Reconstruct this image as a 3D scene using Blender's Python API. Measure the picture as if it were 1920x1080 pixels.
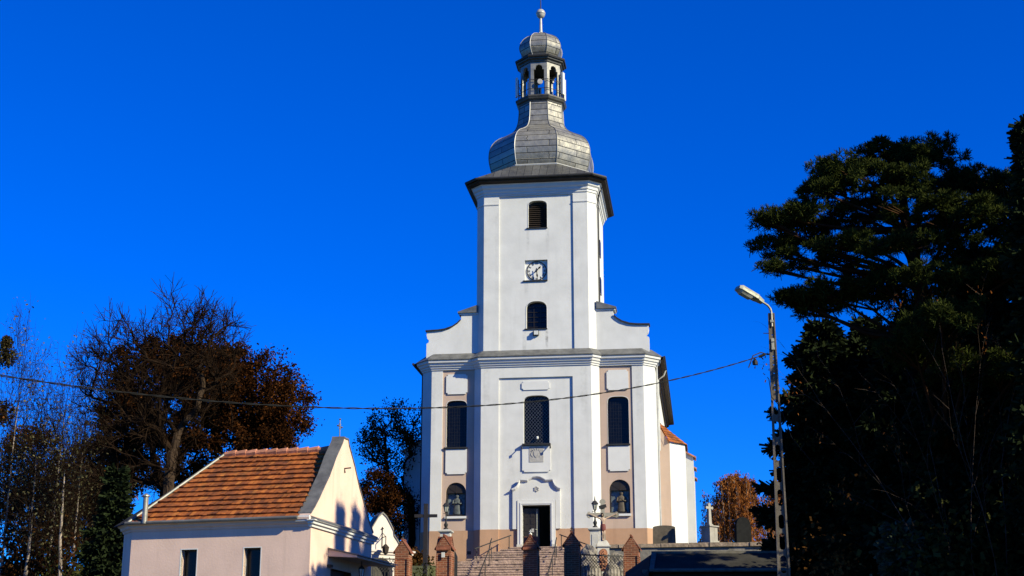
import bpy, bmesh, math, random
import numpy as np
from mathutils import Vector, Matrix
random.seed(7); RNG = np.random.default_rng(7)
S = bpy.context.scene
R = math.radians
for o in list(bpy.data.objects): bpy.data.objects.remove(o)

# ------------------------------------------------------------------ camera
CZ = 1.7; FPX = 2800.0; PITCH = math.atan(787/2800.0)
cd = bpy.data.cameras.new('camera'); cam = bpy.data.objects.new('camera', cd)
S.collection.objects.link(cam); S.camera = cam
cam.location = (0, 0, CZ); cam.rotation_euler = (R(90)+PITCH, 0, 0)
cd.sensor_width = 36; cd.lens = FPX/1920*36; cd.clip_end = 3000; cd.clip_start = .1
# ------------------------------------------------------------------ light
SUN_AZ = (0.816, -0.578); SUN_EL = 29.0
wd = bpy.data.worlds.new('World'); S.world = wd; wd.use_nodes = True
nt = wd.node_tree; nt.nodes.clear()
out = nt.nodes.new('ShaderNodeOutputWorld'); bg = nt.nodes.new('ShaderNodeBackground')
sky = nt.nodes.new('ShaderNodeTexSky'); sky.sky_type = 'NISHITA'; sky.sun_disc = False
sky.sun_elevation = R(SUN_EL); sky.sun_rotation = math.atan2(SUN_AZ[0], SUN_AZ[1])
sky.altitude = 1500; sky.air_density = 1.0; sky.dust_density = 0.1; sky.ozone_density = 5.0
hs = nt.nodes.new('ShaderNodeHueSaturation'); hs.inputs['Saturation'].default_value = 1.35
hs.inputs['Hue'].default_value = 0.50
nt.links.new(sky.outputs[0], hs.inputs['Color'])
gm = nt.nodes.new('ShaderNodeMix'); gm.data_type = 'RGBA'; gm.blend_type = 'MULTIPLY'; gm.inputs[0].default_value = 1
gm.inputs[7].default_value = (.15, .82, 1.70, 1); nt.links.new(hs.outputs[0], gm.inputs[6])
nt.links.new(gm.outputs[2], bg.inputs[0]); bg.inputs[1].default_value = 0.071
nt.links.new(bg.outputs[0], out.inputs[0])
sl = bpy.data.lights.new('sun', 'SUN'); sl.energy = 5.0; sl.angle = R(.5); sl.color = (1, .925, .635)
so = bpy.data.objects.new('sun', sl); S.collection.objects.link(so)
ce = math.cos(R(SUN_EL))
so.rotation_euler = Vector((-SUN_AZ[0]*ce, -SUN_AZ[1]*ce, -math.sin(R(SUN_EL)))).to_track_quat('-Z', 'Y').to_euler()
so.location = (40, -30, 40)
S.view_settings.view_transform = 'Standard'; S.view_settings.look = 'None'
S.view_settings.exposure = 0.75; S.view_settings.gamma = 1
S.render.engine = 'CYCLES'

# ------------------------------------------------------------------ helpers
def at(px, py, Y):
    u = (px-960)/FPX; v = (540-py)/FPX; c, s = math.cos(PITCH), math.sin(PITCH)
    ry = c-v*s; k = Y/ry
    return Vector((u*k, Y, CZ+(s+v*c)*k))

def tag(o, label=None, cat=None, group=None, kind=None):
    if label: o['label'] = label
    if cat: o['category'] = cat
    if group: o['group'] = group
    if kind: o['kind'] = kind
    return o
def thing(name, label, cat, loc=(0, 0, 0), rotz=0, group=None):
    o = bpy.data.objects.new(name, None); S.collection.objects.link(o)
    o.empty_display_size = .3
    o.location = loc; o.rotation_euler = (0, 0, rotz)
    return tag(o, label, cat, group)
def dup(o, parent=None):
    c = o.copy(); S.collection.objects.link(c); c.parent = parent
    for ch in list(o.children): dup(ch, c)
    return c

class MB:
    def __init__(s): s.v = []; s.f = []; s.uv = {}
    def add(s, vs, fs, uvs=None):
        b = len(s.v); s.v += [tuple(p) for p in vs]
        for i, f in enumerate(fs):
            if uvs: s.uv[len(s.f)] = uvs[i]
            s.f.append(tuple(k+b for k in f))
    def box(s, x0, x1, y0, y1, z0, z1, M=None):
        vs = [Vector((x, y, z)) for x in (x0, x1) for y in (y0, y1) for z in (z0, z1)]
        if M: vs = [M @ p for p in vs]
        s.add(vs, [(0, 1, 3, 2), (4, 6, 7, 5), (0, 4, 5, 1), (2, 3, 7, 6), (0, 2, 6, 4), (1, 5, 7, 3)])
        return s
    def prism(s, poly, z0, z1, cap=True):
        n = len(poly); vs = [(x, y, z0) for x, y in poly]+[(x, y, z1) for x, y in poly]
        fs = [(i, (i+1) % n, n+(i+1) % n, n+i) for i in range(n)]
        if cap: fs += [tuple(range(n))[::-1], tuple(range(n, 2*n))]
        s.add(vs, fs); return s
    def loft(s, rings, closed=True, cap0=False, cap1=False):
        n = len(rings[0]); vs = [p for r in rings for p in r]; fs = []
        for j in range(len(rings)-1):
            for i in range(n if closed else n-1):
                k = (i+1) % n
                fs.append((j*n+i, j*n+k, (j+1)*n+k, (j+1)*n+i))
        if cap0: fs.append(tuple(range(n))[::-1])
        if cap1: fs.append(tuple(range((len(rings)-1)*n, len(rings)*n)))
        s.add(vs, fs); return s
    def tube(s, pts, rad, n=6, cap=True):
        pts = [Vector(p) for p in pts]
        if not hasattr(rad, '__len__'): rad = [rad]*len(pts)
        rings = []; ref = None
        for i, p in enumerate(pts):
            t = (pts[min(i+1, len(pts)-1)]-pts[max(i-1, 0)])
            if t.length < 1e-9: t = Vector((0, 0, 1))
            t.normalize()
            if ref is None:
                ref = t.orthogonal().normalized()
            u = (ref-t*ref.dot(t))
            u = u.normalized() if u.length > 1e-6 else t.orthogonal().normalized()
            ref = u; w = t.cross(u)
            rings.append([p+(u*math.cos(2*math.pi*k/n)+w*math.sin(2*math.pi*k/n))*rad[i] for k in range(n)])
        s.loft(rings, True, cap, cap); return s
    def lathe(s, prof, n=16, c=(0, 0), rot=0.0, cap=True):
        rings = [[(c[0]+r*math.cos(rot+2*math.pi*k/n), c[1]+r*math.sin(rot+2*math.pi*k/n), z) for k in range(n)] for r, z in prof]
        s.loft(rings, True, cap, cap); return s
    def plate(s, outer, holes, y0, y1, back=False, M=None, side=True):
        """plate in the XZ plane with through holes: front face at y0, reveals to y1"""
        bm = bmesh.new(); edges = []; loops = [outer]+list(holes)
        for lp in loops:
            vv = [bm.verts.new((x, 0, z)) for x, z in lp]
            edges += [bm.edges.new((vv[i], vv[(i+1) % len(vv)])) for i in range(len(vv))]
        bmesh.ops.triangle_fill(bm, use_beauty=True, use_dissolve=False, edges=edges)
        bm.verts.index_update()
        for y in ((y0, y1) if back else (y0,)):
            vs = [Vector((v.co.x, y, v.co.z)) for v in bm.verts]
            if M: vs = [M @ p for p in vs]
            s.add(vs, [tuple(v.index for v in f.verts) for f in bm.faces])
        bm.free()
        for li, lp in enumerate(loops):
            if li == 0 and not side: continue
            n = len(lp); vs = [Vector((x, y0, z)) for x, z in lp]+[Vector((x, y1, z)) for x, z in lp]
            if M: vs = [M @ p for p in vs]
            s.add(vs, [(i, (i+1) % n, n+(i+1) % n, n+i) for i in range(n)])
        return s
    def sweep(s, path, prof, closed=False):
        """prof: (outward offset, z); outward = right-hand side of travel direction"""
        n = len(path); rings = []
        for i in range(n):
            p = Vector(path[i])
            a = Vector(path[i-1]) if (closed or i > 0) else None
            b = Vector(path[(i+1) % n]) if (closed or i < n-1) else None
            ds = []
            if a is not None: ds.append((p-a).normalized())
            if b is not None: ds.append((b-p).normalized())
            ns = [Vector((d.y, -d.x)) for d in ds]
            if len(ns) == 2:
                m = ns[0]+ns[1]; m = m/(m.dot(ns[0]))
            else: m = ns[0]
            rings.append([(p.x+m.x*o, p.y+m.y*o, z) for o, z in prof])
        if closed: rings.append(rings[0])
        s.loft(rings, False); return s
    def build(s, name, mat, parent=None, smooth=False, kind=None):
        me = bpy.data.meshes.new(name); me.from_pydata(s.v, [], s.f); 
        if s.uv:
            ul = me.uv_layers.new(name='UVMap')
            for fi, uvs in s.uv.items():
                for k, li in enumerate(me.polygons[fi].loop_indices): ul.data[li].uv = uvs[k]
        bm = bmesh.new(); bm.from_mesh(me); bmesh.ops.recalc_face_normals(bm, faces=bm.faces); bm.to_mesh(me); bm.free()
        if smooth: me.polygons.foreach_set('use_smooth', [True]*len(me.polygons))
        if mat: me.materials.append(mat)
        o = bpy.data.objects.new(name, me); S.collection.objects.link(o); o.parent = parent
        if kind: o['kind'] = kind
        return o

def arch(x0, x1, z0, zs, zt, n=12, e=2.0):
    """outline with an arched (superelliptic) head"""
    cx, hw = (x0+x1)/2, (x1-x0)/2
    pts = [(x0, z0), (x1, z0)]
    for k in range(n+1):
        a = math.pi*k/n; c, s_ = math.cos(a), math.sin(a)
        pts.append((cx+hw*math.copysign(abs(c)**(2/e), c), zs+(zt-zs)*abs(s_)**(2/e)))
    return pts
def rect(x0, x1, z0, z1): return [(x0, z0), (x1, z0), (x1, z1), (x0, z1)]
def notched(x0, x1, z0, z1, d=.09):
    return [(x0+d, z0), (x1-d, z0), (x1-d, z0+d), (x1, z0+d), (x1, z1-d), (x1-d, z1-d), (x1-d, z1), (x0+d, z1), (x0+d, z1-d), (x0, z1-d), (x0, z0+d), (x0+d, z0+d)]
def chrect(hx, y0, y1, c): return [(-hx, y0+c), (-hx+c, y0), (hx-c, y0), (hx, y0+c), (hx, y1-c), (hx-c, y1), (-hx+c, y1), (-hx, y1-c)]
def octo(ap, cy=0.0, cx=0.0):
    r = ap/math.cos(math.pi/8)
    # same vertex order as chrect
    return [(cx+r*math.cos(R(a)), cy+r*math.sin(R(a))) for a in (202.5, 247.5, 292.5, 337.5, 22.5, 67.5, 112.5, 157.5)]
def catmull(pts, sub=4):
    out_ = []
    P = [pts[0]]+list(pts)+[pts[-1]]
    for i in range(1, len(P)-2):
        p0, p1, p2, p3 = [np.array(q, float) for q in P[i-1:i+3]]
        for k in range(sub):
            t = k/sub
            out_.append(tuple(.5*((2*p1)+(-p0+p2)*t+(2*p0-5*p1+4*p2-p3)*t*t+(-p0+3*p1-3*p2+p3)*t**3)))
    out_.append(tuple(pts[-1])); return out_

# ------------------------------------------------------------------ materials
def newmat(name):
    m = bpy.data.materials.new(name); m.use_nodes = True
    return m, m.node_tree, m.node_tree.nodes['Principled BSDF']
def N(nt_, t, **kw):
    n = nt_.nodes.new(t)
    for k, v in kw.items():
        if k in n.inputs: n.inputs[k].default_value = v
        else: setattr(n, k, v)
    return n
def ramp(nt_, fac, stops):
    r = nt_.nodes.new('ShaderNodeValToRGB'); nt_.links.new(fac, r.inputs[0])
    e = r.color_ramp.elements
    e[0].position, e[0].color = stops[0][0], (*stops[0][1], 1)
    e[1].position, e[1].color = stops[-1][0], (*stops[-1][1], 1)
    for p, c in stops[1:-1]:
        q = e.new(p); q.color = (*c, 1)
    return r
def objco(nt_, scale=(1, 1, 1)):
    tc = nt_.nodes.new('ShaderNodeTexCoord'); mp = nt_.nodes.new('ShaderNodeMapping')
    mp.inputs['Scale'].default_value = scale; nt_.links.new(tc.outputs['Object'], mp.inputs[0]); return mp.outputs[0]
def bump(nt_, b, h, strength=.3, dist=.02):
    n = nt_.nodes.new('ShaderNodeBump'); n.inputs['Strength'].default_value = strength; n.inputs['Distance'].default_value = dist
    nt_.links.new(h, n.inputs['Height']); nt_.links.new(n.outputs[0], b.inputs['Normal'])
def mixc(nt_, fac, a, b, mode='MIX'):
    m = nt_.nodes.new('ShaderNodeMix'); m.data_type = 'RGBA'; m.blend_type = mode
    for s_, val in ((0, fac), (6, a), (7, b)):
        if hasattr(val, 'links') or hasattr(val, 'is_linked'): nt_.links.new(val, m.inputs[s_])
        else: m.inputs[s_].default_value = val if s_ == 0 else (*val, 1)
    return m.outputs[2]
def rough_mat(name, c, var=.12, scale=1.5, rough=.85, bumps=.25, bscale=30, bdist=.015, metal=0.0, spec=.3, streak=0.0, dirt=None):
    m, t, b = newmat(name)
    co = objco(t); n1 = N(t, 'ShaderNodeTexNoise', Scale=scale, Detail=6.0, Roughness=.6); t.links.new(co, n1.inputs['Vector'])
    lo = tuple(max(0, x*(1-var)) for x in c); hi = tuple(min(1, x*(1+var)) for x in c)
    col = ramp(t, n1.outputs[0], [(.3, lo), (.7, hi)]).outputs[0]
    if streak:
        cs = objco(t, (2.2, 2.2, .16)); n3 = N(t, 'ShaderNodeTexNoise', Scale=1.3, Detail=5.0); t.links.new(cs, n3.inputs['Vector'])
        fr = ramp(t, n3.outputs[0], [(.56, (0, 0, 0)), (.74, (streak,)*3)])
        col = mixc(t, fr.outputs[0], col, dirt or tuple(x*.5 for x in c))
    t.links.new(col, b.inputs['Base Color'])
    n2 = N(t, 'ShaderNodeTexNoise', Scale=bscale, Detail=4.0); t.links.new(co, n2.inputs['Vector'])
    bump(t, b, n2.outputs[0], bumps, bdist)
    b.inputs['Roughness'].default_value = rough; b.inputs['Metallic'].default_value = metal
    b.inputs['Specular IOR Level'].default_value = spec
    return m
def brick_mat(name, c1, c2, mortar, bw=.25, bh=.075, msize=.012):
    m, t, b = newmat(name)
    tc = t.nodes.new('ShaderNodeTexCoord'); sp = t.nodes.new('ShaderNodeSeparateXYZ'); t.links.new(tc.outputs['Object'], sp.inputs[0])
    ad = N(t, 'ShaderNodeMath', operation='ADD'); t.links.new(sp.outputs[0], ad.inputs[0]); t.links.new(sp.outputs[1], ad.inputs[1])
    cb = t.nodes.new('ShaderNodeCombineXYZ'); t.links.new(ad.outputs[0], cb.inputs[0]); t.links.new(sp.outputs[2], cb.inputs[1])
    br = N(t, 'ShaderNodeTexBrick', Scale=1.0); br.inputs['Color1'].default_value = (*c1, 1); br.inputs['Color2'].default_value = (*c2, 1)
    br.inputs['Mortar'].default_value = (*mortar, 1); br.inputs['Brick Width'].default_value = bw; br.inputs['Row Height'].default_value = bh
    br.inputs['Mortar Size'].default_value = msize
    t.links.new(cb.outputs[0], br.inputs['Vector'])
    n1 = N(t, 'ShaderNodeTexNoise', Scale=3.0, Detail=5.0); t.links.new(tc.outputs['Object'], n1.inputs['Vector'])
    col = mixc(t, .55, br.outputs[0], ramp(t, n1.outputs[0], [(.3, (.45, .4, .38)), (.7, (1.2, 1.1, 1.05))]).outputs[0], 'MULTIPLY')
    t.links.new(col, b.inputs['Base Color']); b.inputs['Roughness'].default_value = .85
    bump(t, b, br.outputs['Fac'], -.5, .01)
    return m
def sheet_mat(name, c, bw=1.3, bh=.5, metal=.35, rough=.42, seam=(.03, .03, .03), msize=.02):
    m, t, b = newmat(name)
    uv = t.nodes.new('ShaderNodeTexCoord').outputs['UV']
    br = N(t, 'ShaderNodeTexBrick', Scale=1.0); br.inputs['Color1'].default_value = tuple(x*.72 for x in c)+(1,); br.inputs['Color2'].default_value = tuple(x*1.2 for x in c)+(1,)
    br.inputs['Mortar'].default_value = (*seam, 1); br.inputs['Brick Width'].default_value = bw; br.inputs['Row Height'].default_value = bh
    br.inputs['Mortar Size'].default_value = msize; br.inputs['Mortar Smooth'].default_value = .2
    t.links.new(uv, br.inputs['Vector'])
    n1 = N(t, 'ShaderNodeTexNoise', Scale=2.2, Detail=7.0, Roughness=.65); t.links.new(objco(t), n1.inputs['Vector'])
    col = mixc(t, .6, br.outputs[0], ramp(t, n1.outputs[0], [(.3, (.55, .55, .55)), (.7, (1.25, 1.24, 1.2))]).outputs[0], 'MULTIPLY')
    t.links.new(col, b.inputs['Base Color'])
    n2 = N(t, 'ShaderNodeTexNoise', Scale=2.4, Detail=3.0); t.links.new(objco(t), n2.inputs['Vector'])
    rr = ramp(t, n1.outputs[0], [(.3, (rough*.8,)*3), (.7, (rough*1.3,)*3)]); t.links.new(rr.outputs[0], b.inputs['Roughness'])
    b.inputs['Metallic'].default_value = metal
    ad = N(t, 'ShaderNodeMath', operation='MULTIPLY_ADD'); t.links.new(br.outputs['Fac'], ad.inputs[0]); ad.inputs[1].default_value = -.4; t.links.new(n2.outputs[0], ad.inputs[2])
    bump(t, b, ad.outputs[0], .55, .06)
    return m
def glass_mat(name, c=(.012, .014, .018), rough=.12, spec=.5):
    m, t, b = newmat(name); n1 = N(t, 'ShaderNodeTexNoise', Scale=6.0); t.links.new(objco(t), n1.inputs['Vector'])
    t.links.new(ramp(t, n1.outputs[0], [(.3, tuple(x*.5 for x in c)), (.7, tuple(x*1.6 for x in c))]).outputs[0], b.inputs['Base Color'])
    b.inputs['Roughness'].default_value = rough; b.inputs['Specular IOR Level'].default_value = spec
    bump(t, b, n1.outputs[0], .06, .02); return m
def leaf_mat(name, stops, trans=.3, rough=.6):
    m, t, b = newmat(name)
    ge = t.nodes.new('ShaderNodeNewGeometry'); n1 = N(t, 'ShaderNodeTexNoise', Scale=.5, Detail=2.0); t.links.new(objco(t), n1.inputs['Vector'])
    mx = N(t, 'ShaderNodeMath', operation='MULTIPLY_ADD'); t.links.new(ge.outputs['Random Per Island'], mx.inputs[0]); mx.inputs[1].default_value = .65
    ad = N(t, 'ShaderNodeMath', operation='MULTIPLY'); t.links.new(n1.outputs[0], ad.inputs[0]); ad.inputs[1].default_value = .45; t.links.new(ad.outputs[0], mx.inputs[2])
    col = ramp(t, mx.outputs[0], stops).outputs[0]
    t.links.new(col, b.inputs['Base Color']); b.inputs['Roughness'].default_value = .95; b.inputs['Specular IOR Level'].default_value = .03
    tr = t.nodes.new('ShaderNodeBsdfTranslucent'); t.links.new(col, tr.inputs[0])
    ms = t.nodes.new('ShaderNodeMixShader'); ms.inputs[0].default_value = trans
    t.links.new(b.outputs[0], ms.inputs[1]); t.links.new(tr.outputs[0], ms.inputs[2])
    t.links.new(ms.outputs[0], t.nodes['Material Output'].inputs['Surface'])
    return m

M_white = rough_mat('white_plaster', (.55, .543, .528), .085, .9, .9, .3, 10, .012, streak=.22, dirt=(.36, .355, .345))
def add_stain(m, boxes):
    t = m.node_tree; b = t.nodes['Principled BSDF']; src = b.inputs['Base Color'].links[0].from_socket
    sp = t.nodes.new('ShaderNodeSeparateXYZ'); co = objco(t); t.links.new(co, sp.inputs[0])
    ns = N(t, 'ShaderNodeTexNoise', Scale=5.0, Detail=6.0); t.links.new(co, ns.inputs['Vector'])
    for x0, x1, z0, z1, st in boxes:
        def edge(sock, a0, a1, b0, b1):
            q = []
            for lo, hi, f0, f1 in ((a0, a1, 0, 1), (b0, b1, 1, 0)):
                mr = N(t, 'ShaderNodeMapRange'); mr.interpolation_type = 'SMOOTHSTEP'
                mr.inputs[1].default_value = lo; mr.inputs[2].default_value = hi; mr.inputs[3].default_value = f0; mr.inputs[4].default_value = f1
                t.links.new(sock, mr.inputs[0]); q.append(mr.outputs[0])
            mu = N(t, 'ShaderNodeMath', operation='MULTIPLY'); t.links.new(q[0], mu.inputs[0]); t.links.new(q[1], mu.inputs[1]); return mu.outputs[0]
        fx_ = edge(sp.outputs[0], x0, (x0*2+x1)/3, (x0+2*x1)/3, x1); fz_ = edge(sp.outputs[2], z0, z0+(z1-z0)*.5, z1-.05, z1)
        mu = N(t, 'ShaderNodeMath', operation='MULTIPLY'); t.links.new(fx_, mu.inputs[0]); t.links.new(fz_, mu.inputs[1])
        rp = ramp(t, ns.outputs[0], [(.3, (0, 0, 0)), (.65, (st,)*3)]); m3 = N(t, 'ShaderNodeMath', operation='MULTIPLY'); t.links.new(mu.outputs[0], m3.inputs[0]); t.links.new(rp.outputs[0], m3.inputs[1])
        src = mixc(t, m3.outputs[0], src, (.10, .095, .09))
    t.links.new(src, b.inputs['Base Color'])
add_stain(M_white, [(.52, .74, 11.4, 12.75, .8), (-.85, -.55, 10.6, 12.72, .22), (-3.2, -2.6, 7.5, 10.45, .16), (2.5, 3.1, 6.5, 10.45, .16), (-1.8, -1.2, 3.0, 5.6, .12), (.55, .85, 17.6, 18.95, .22), (-.6, -.35, 17.2, 18.95, .2), (-.75, -.4, 14.6, 15.62, .22), (-6.3, -5.9, 5, 10.4, .16), (5.7, 6.2, 6, 10.4, .16), (-2.5, -2.2, 12, 20, .10)])
M_trim = rough_mat('white_trim', (.57, .562, .55), .04, 2, .9, .15, 25, .008)
M_pink = rough_mat('pink_plaster', (.435, .32, .255), .06, .9, .9, .25, 14, .012, streak=.15)
M_tan = rough_mat('tan_plinth', (.40, .24, .15), .10, 1.0, .9, .3, 12, .015, streak=.25)
M_hut = rough_mat('hut_plaster', (.64, .455, .365), .09, .9, .9, .35, 16, .012, streak=.30)
M_gable = rough_mat('gate_plaster', (.60, .53, .48), .05, .8, .9, .3, 16, .012, streak=.25)
M_zinc = rough_mat('zinc_sheet', (.13, .128, .12), .35, 2.5, .5, .3, 5, .03, metal=.25, spec=.5)
M_zincl = rough_mat('pale_flashing', (.36, .355, .335), .15, 3, .45, .2, 8, .02, metal=.2, spec=.5)
M_dome = sheet_mat('dome_sheet', (.25, .238, .21), 2.7, .40, metal=.38, rough=.42, msize=.026, seam=(.015, .015, .014))
M_skirt = sheet_mat('skirt_sheet', (.10, .098, .09), .46, 3.0, .3, .5)
M_black = rough_mat('black_metal', (.018, .017, .017), .3, 4, .6, .2, 20, .01, spec=.35)
M_dkz = rough_mat('dark_zinc', (.06, .058, .053), .35, 3, .5, .3, 6, .02, metal=.2)
M_arc = rough_mat('lantern_sheet', (.22, .21, .185), .3, 3, .45, .3, 6, .03, metal=.35, spec=.5)
M_brown = rough_mat('dark_wood', (.03, .02, .014), .35, 2, .75, .4, 18, .012)
M_door = rough_mat('door_wood', (.016, .012, .009), .3, 3, .5, .3, 20, .01, spec=.4)
M_glass = glass_mat('dark_glass', (.003, .0035, .0045), .2, .25)
M_nglass = glass_mat('niche_backing', (.10, .12, .13), .3, .4)
M_stone = rough_mat('grey_stone', (.17, .155, .135), .3, 2.5, .85, .5, 12, .03, streak=.5, dirt=(.10, .095, .085))
M_pale = rough_mat('pale_stone', (.45, .43, .39), .15, 2.5, .85, .4, 12, .02, streak=.45, dirt=(.15, .14, .12))
M_grave = rough_mat('grave_stone', (.27, .25, .215), .2, 3, .9, .4, 12, .02, streak=.5, dirt=(.10, .09, .075))
M_step = rough_mat('stair_stone', (.33, .235, .185), .5, 3.5, .9, .8, 9, .04)
M_granite = rough_mat('dark_granite', (.085, .068, .048), .35, 4, .6, .3, 25, .01)
M_gblack = rough_mat('black_granite', (.010, .010, .010), .3, 6, .9, .1, 30, .005, spec=.1)
M_concrete = rough_mat('pole_concrete', (.105, .088, .07), .3, 3, .9, .5, 25, .02, streak=.4)
M_lamp = rough_mat('lamp_alloy', (.30, .30, .25), .3, 12, .5, .3, 40, .01, metal=.2)
M_lens = glass_mat('lamp_lens', (.30, .30, .25), .2)
M_ant = rough_mat('antenna_white', (.55, .55, .52), .05, 3, .5, .1, 10, .005)
M_brick = brick_mat('red_brick', (.26, .07, .025), (.13, .038, .016), (.30, .17, .10))
M_tile, _t, _b = newmat('clay_tile')
_g = _t.nodes.new('ShaderNodeNewGeometry'); _n = N(_t, 'ShaderNodeTexNoise', Scale=2.0, Detail=8.0, Roughness=.7); _t.links.new(objco(_t), _n.inputs['Vector'])
_c1 = ramp(_t, _g.outputs['Random Per Island'], [(0, (.17, .044, .006)), (.3, (.255, .066, .006)), (.8, (.32, .086, .008)), (1, (.41, .135, .018))]).outputs[0]
_t.links.new(mixc(_t, .75, _c1, ramp(_t, _n.outputs[0], [(.36, (.22, .23, .22)), (.52, (.85, .82, .8)), (.68, (1.15, 1.08, 1.0))]).outputs[0], 'MULTIPLY'), _b.inputs['Base Color'])
_b.inputs['Roughness'].default_value = .85; _n2 = N(_t, 'ShaderNodeTexNoise', Scale=40.0); _t.links.new(objco(_t), _n2.inputs['Vector']); bump(_t, _b, _n2.outputs[0], .4, .01)
M_copst = rough_mat('coping_stone', (.24, .18, .13), .5, 3, .9, .7, 8, .05)
M_cop = rough_mat('brick_coping', (.16, .055, .03), .4, 5, .9, .5, 20, .015)
M_ridge = rough_mat('ridge_tile', (.40, .17, .10), .35, 4, .9, .4, 20, .015)
M_board = rough_mat('shed_trim', (.12, .11, .095), .4, 4, .9, .4, 15, .01, spec=.1)
M_tar = rough_mat('tar_paper', (.035, .033, .030), .3, 2, .95, .4, 20, .015, spec=.05)
M_grass = rough_mat('grass_soil', (.05, .055, .02), .4, 2, .95, .9, 8, .08)
M_asph = rough_mat('asphalt', (.05, .05, .052), .2, 6, .9, .5, 60, .01)
M_pave = rough_mat('pavement', (.22, .20, .18), .2, 3, .9, .4, 30, .01)
M_bark = rough_mat('dark_bark', (.018, .011, .007), .35, 3, .95, .9, 14, .04, spec=.0)
M_barkl = rough_mat('grey_bark', (.042, .028, .019), .35, 3, .95, .9, 14, .04, spec=.0)
M_birch = rough_mat('birch_bark', (.26, .21, .17), .45, 3, .9, .5, 10, .02)
M_pbark = rough_mat('pine_bark', (.040, .020, .012), .4, 3, .95, .9, 12, .04, spec=.0)
M_twig = rough_mat('pale_twig', (.055, .036, .026), .3, 3, .9, .3, 20, .01)
L_rust = leaf_mat('rust_leaves', [(.1, (.007, .0035, .0014)), (.6, (.022, .008, .0025)), (.85, (.075, .025, .006)), (.97, (.24, .09, .025))], .2)
L_brown = leaf_mat('brown_leaves', [(.1, (0.0170, 0.0089, 0.0030)), (.55, (0.0442, 0.0210, 0.0068)), (.85, (0.1020, 0.0452, 0.0122)), (.97, (0.2210, 0.0969, 0.0272))], .2)
L_gold = leaf_mat('gold_leaves', [(.1, (0.0750, 0.0263, 0.0075)), (.5, (0.2025, 0.0675, 0.0165)), (.95, (0.3600, 0.1425, 0.0375))], .35)
L_birch = leaf_mat('birch_leaves', [(.1, (0.0350, 0.0350, 0.0126)), (.5, (0.0910, 0.0805, 0.0350)), (.95, (0.1960, 0.1750, 0.0910))], .4)
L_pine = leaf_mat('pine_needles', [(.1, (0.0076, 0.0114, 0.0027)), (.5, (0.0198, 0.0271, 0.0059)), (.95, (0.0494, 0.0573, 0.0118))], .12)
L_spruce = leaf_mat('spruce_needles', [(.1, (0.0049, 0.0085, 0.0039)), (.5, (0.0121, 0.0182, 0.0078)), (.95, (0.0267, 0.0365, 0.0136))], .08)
L_thuja = leaf_mat('pale_conifer', [(.1, (.02, .03, .018)), (.5, (.05, .065, .04)), (.95, (.12, .14, .09))], .15)
L_shrub = leaf_mat('shrub_leaves', [(.1, (0.0101, 0.0134, 0.0040)), (.5, (0.0294, 0.0336, 0.0094)), (.95, (0.0714, 0.0672, 0.0202))], .2)
L_mist = leaf_mat('mistletoe', [(.1, (.015, .015, .006)), (.5, (.035, .03, .012)), (.95, (.08, .06, .025))], .2)
M_skin = rough_mat('painted_body', (.42, .30, .22), .25, 6, .7, .2, 20, .005)
M_loin = rough_mat('painted_loincloth', (.13, .035, .03), .25, 6, .7, .2, 20, .005)
M_robe = rough_mat('statue_robe', (.075, .085, .085), .5, 5, .6, .3, 12, .01)
M_relief = rough_mat('rusty_relief', (.30, .13, .07), .6, 5, .85, .6, 12, .02)
M_plaque = rough_mat('weathered_plaque', (.34, .325, .31), .18, 5, .9, .5, 14, .015)
M_dial = rough_mat('clock_dial', (.62, .61, .585), .05, 3, .7, .1, 20, .005)
M_wire = rough_mat('cable_black', (.006, .006, .006), .2, 4, .95, .1, 20, .003)

# ------------------------------------------------------------------ setting: ground, stairs' bank, road
CH0 = Vector((1.383, 85.0, 10.442)); CHA = R(7.3)
cX = Vector((math.cos(CHA), -math.sin(CHA), 0)); cY = Vector((math.sin(CHA), math.cos(CHA), 0))
def ch(x, y, z): return CH0+cX*x+cY*y+Vector((0, 0, z))
def chloc(x, y):
    d = Vector((x, y, 0))-Vector((CH0.x, CH0.y, 0)); return d.dot(cX), d.dot(cY)
def smooth(a, b, x):
    t = min(1, max(0, (x-a)/(b-a))); return t*t*(3-2*t)
WALL_Y = -13.2      # front of the retaining wall, church coordinates
def ground_z(x, y):
    base = 4.7*smooth(8, 56, y)
    lx, ly = chloc(x, y)
    top = 9.15
    left = smooth(-14.0, -3.2, ly) if lx < 4.2 else (1.0 if ly > WALL_Y+.5 else 0.0)
    inx = smooth(-34, -16, lx)*(1-smooth(26, 44, lx))
    back = 1-smooth(34, 60, ly)
    k = left*inx*back
    if (-4.8 if ly > -6.0 else -3.7) < lx < 3.7 and -13.0 < ly < -2.0:       # cut for the flight of steps
        k = min(k, max(0.0, (ly+13.0)/11.0*.88-.05))
    return base+(top-base)*k
gx = sorted(set(list(np.arange(-60, 60.1, 1.0))+[-900, -400, -200, -120, -80, 80, 120, 200, 400, 900]+list(np.arange(-8, 18, .5))))
gy = sorted(set(list(np.arange(-20, 150, 1.0))+[-300, -100, -50, 180, 220, 300, 500, 900, 1500]+list(np.arange(62, 92, .5))))
g = MB(); nx = len(gx)
gv = [(x, y, ground_z(x, y)-(0.02 if -4 < y < 5 else 0)) for y in gy for x in gx]
g.add(gv, [(j*nx+i, j*nx+i+1, (j+1)*nx+i+1, (j+1)*nx+i) for j in range(len(gy)-1) for i in range(nx-1)])
g.build('ground', M_grass, smooth=True, kind='structure')
rd = MB(); rd.box(-400, 400, -5.0, 4.0, -.3, .01); rd.build('road', M_asph, kind='structure')
pv = MB(); pv.box(-400, 400, 4.0, 6.2, -.3, .14); pv.build('pavement', M_pave, kind='structure')

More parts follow.
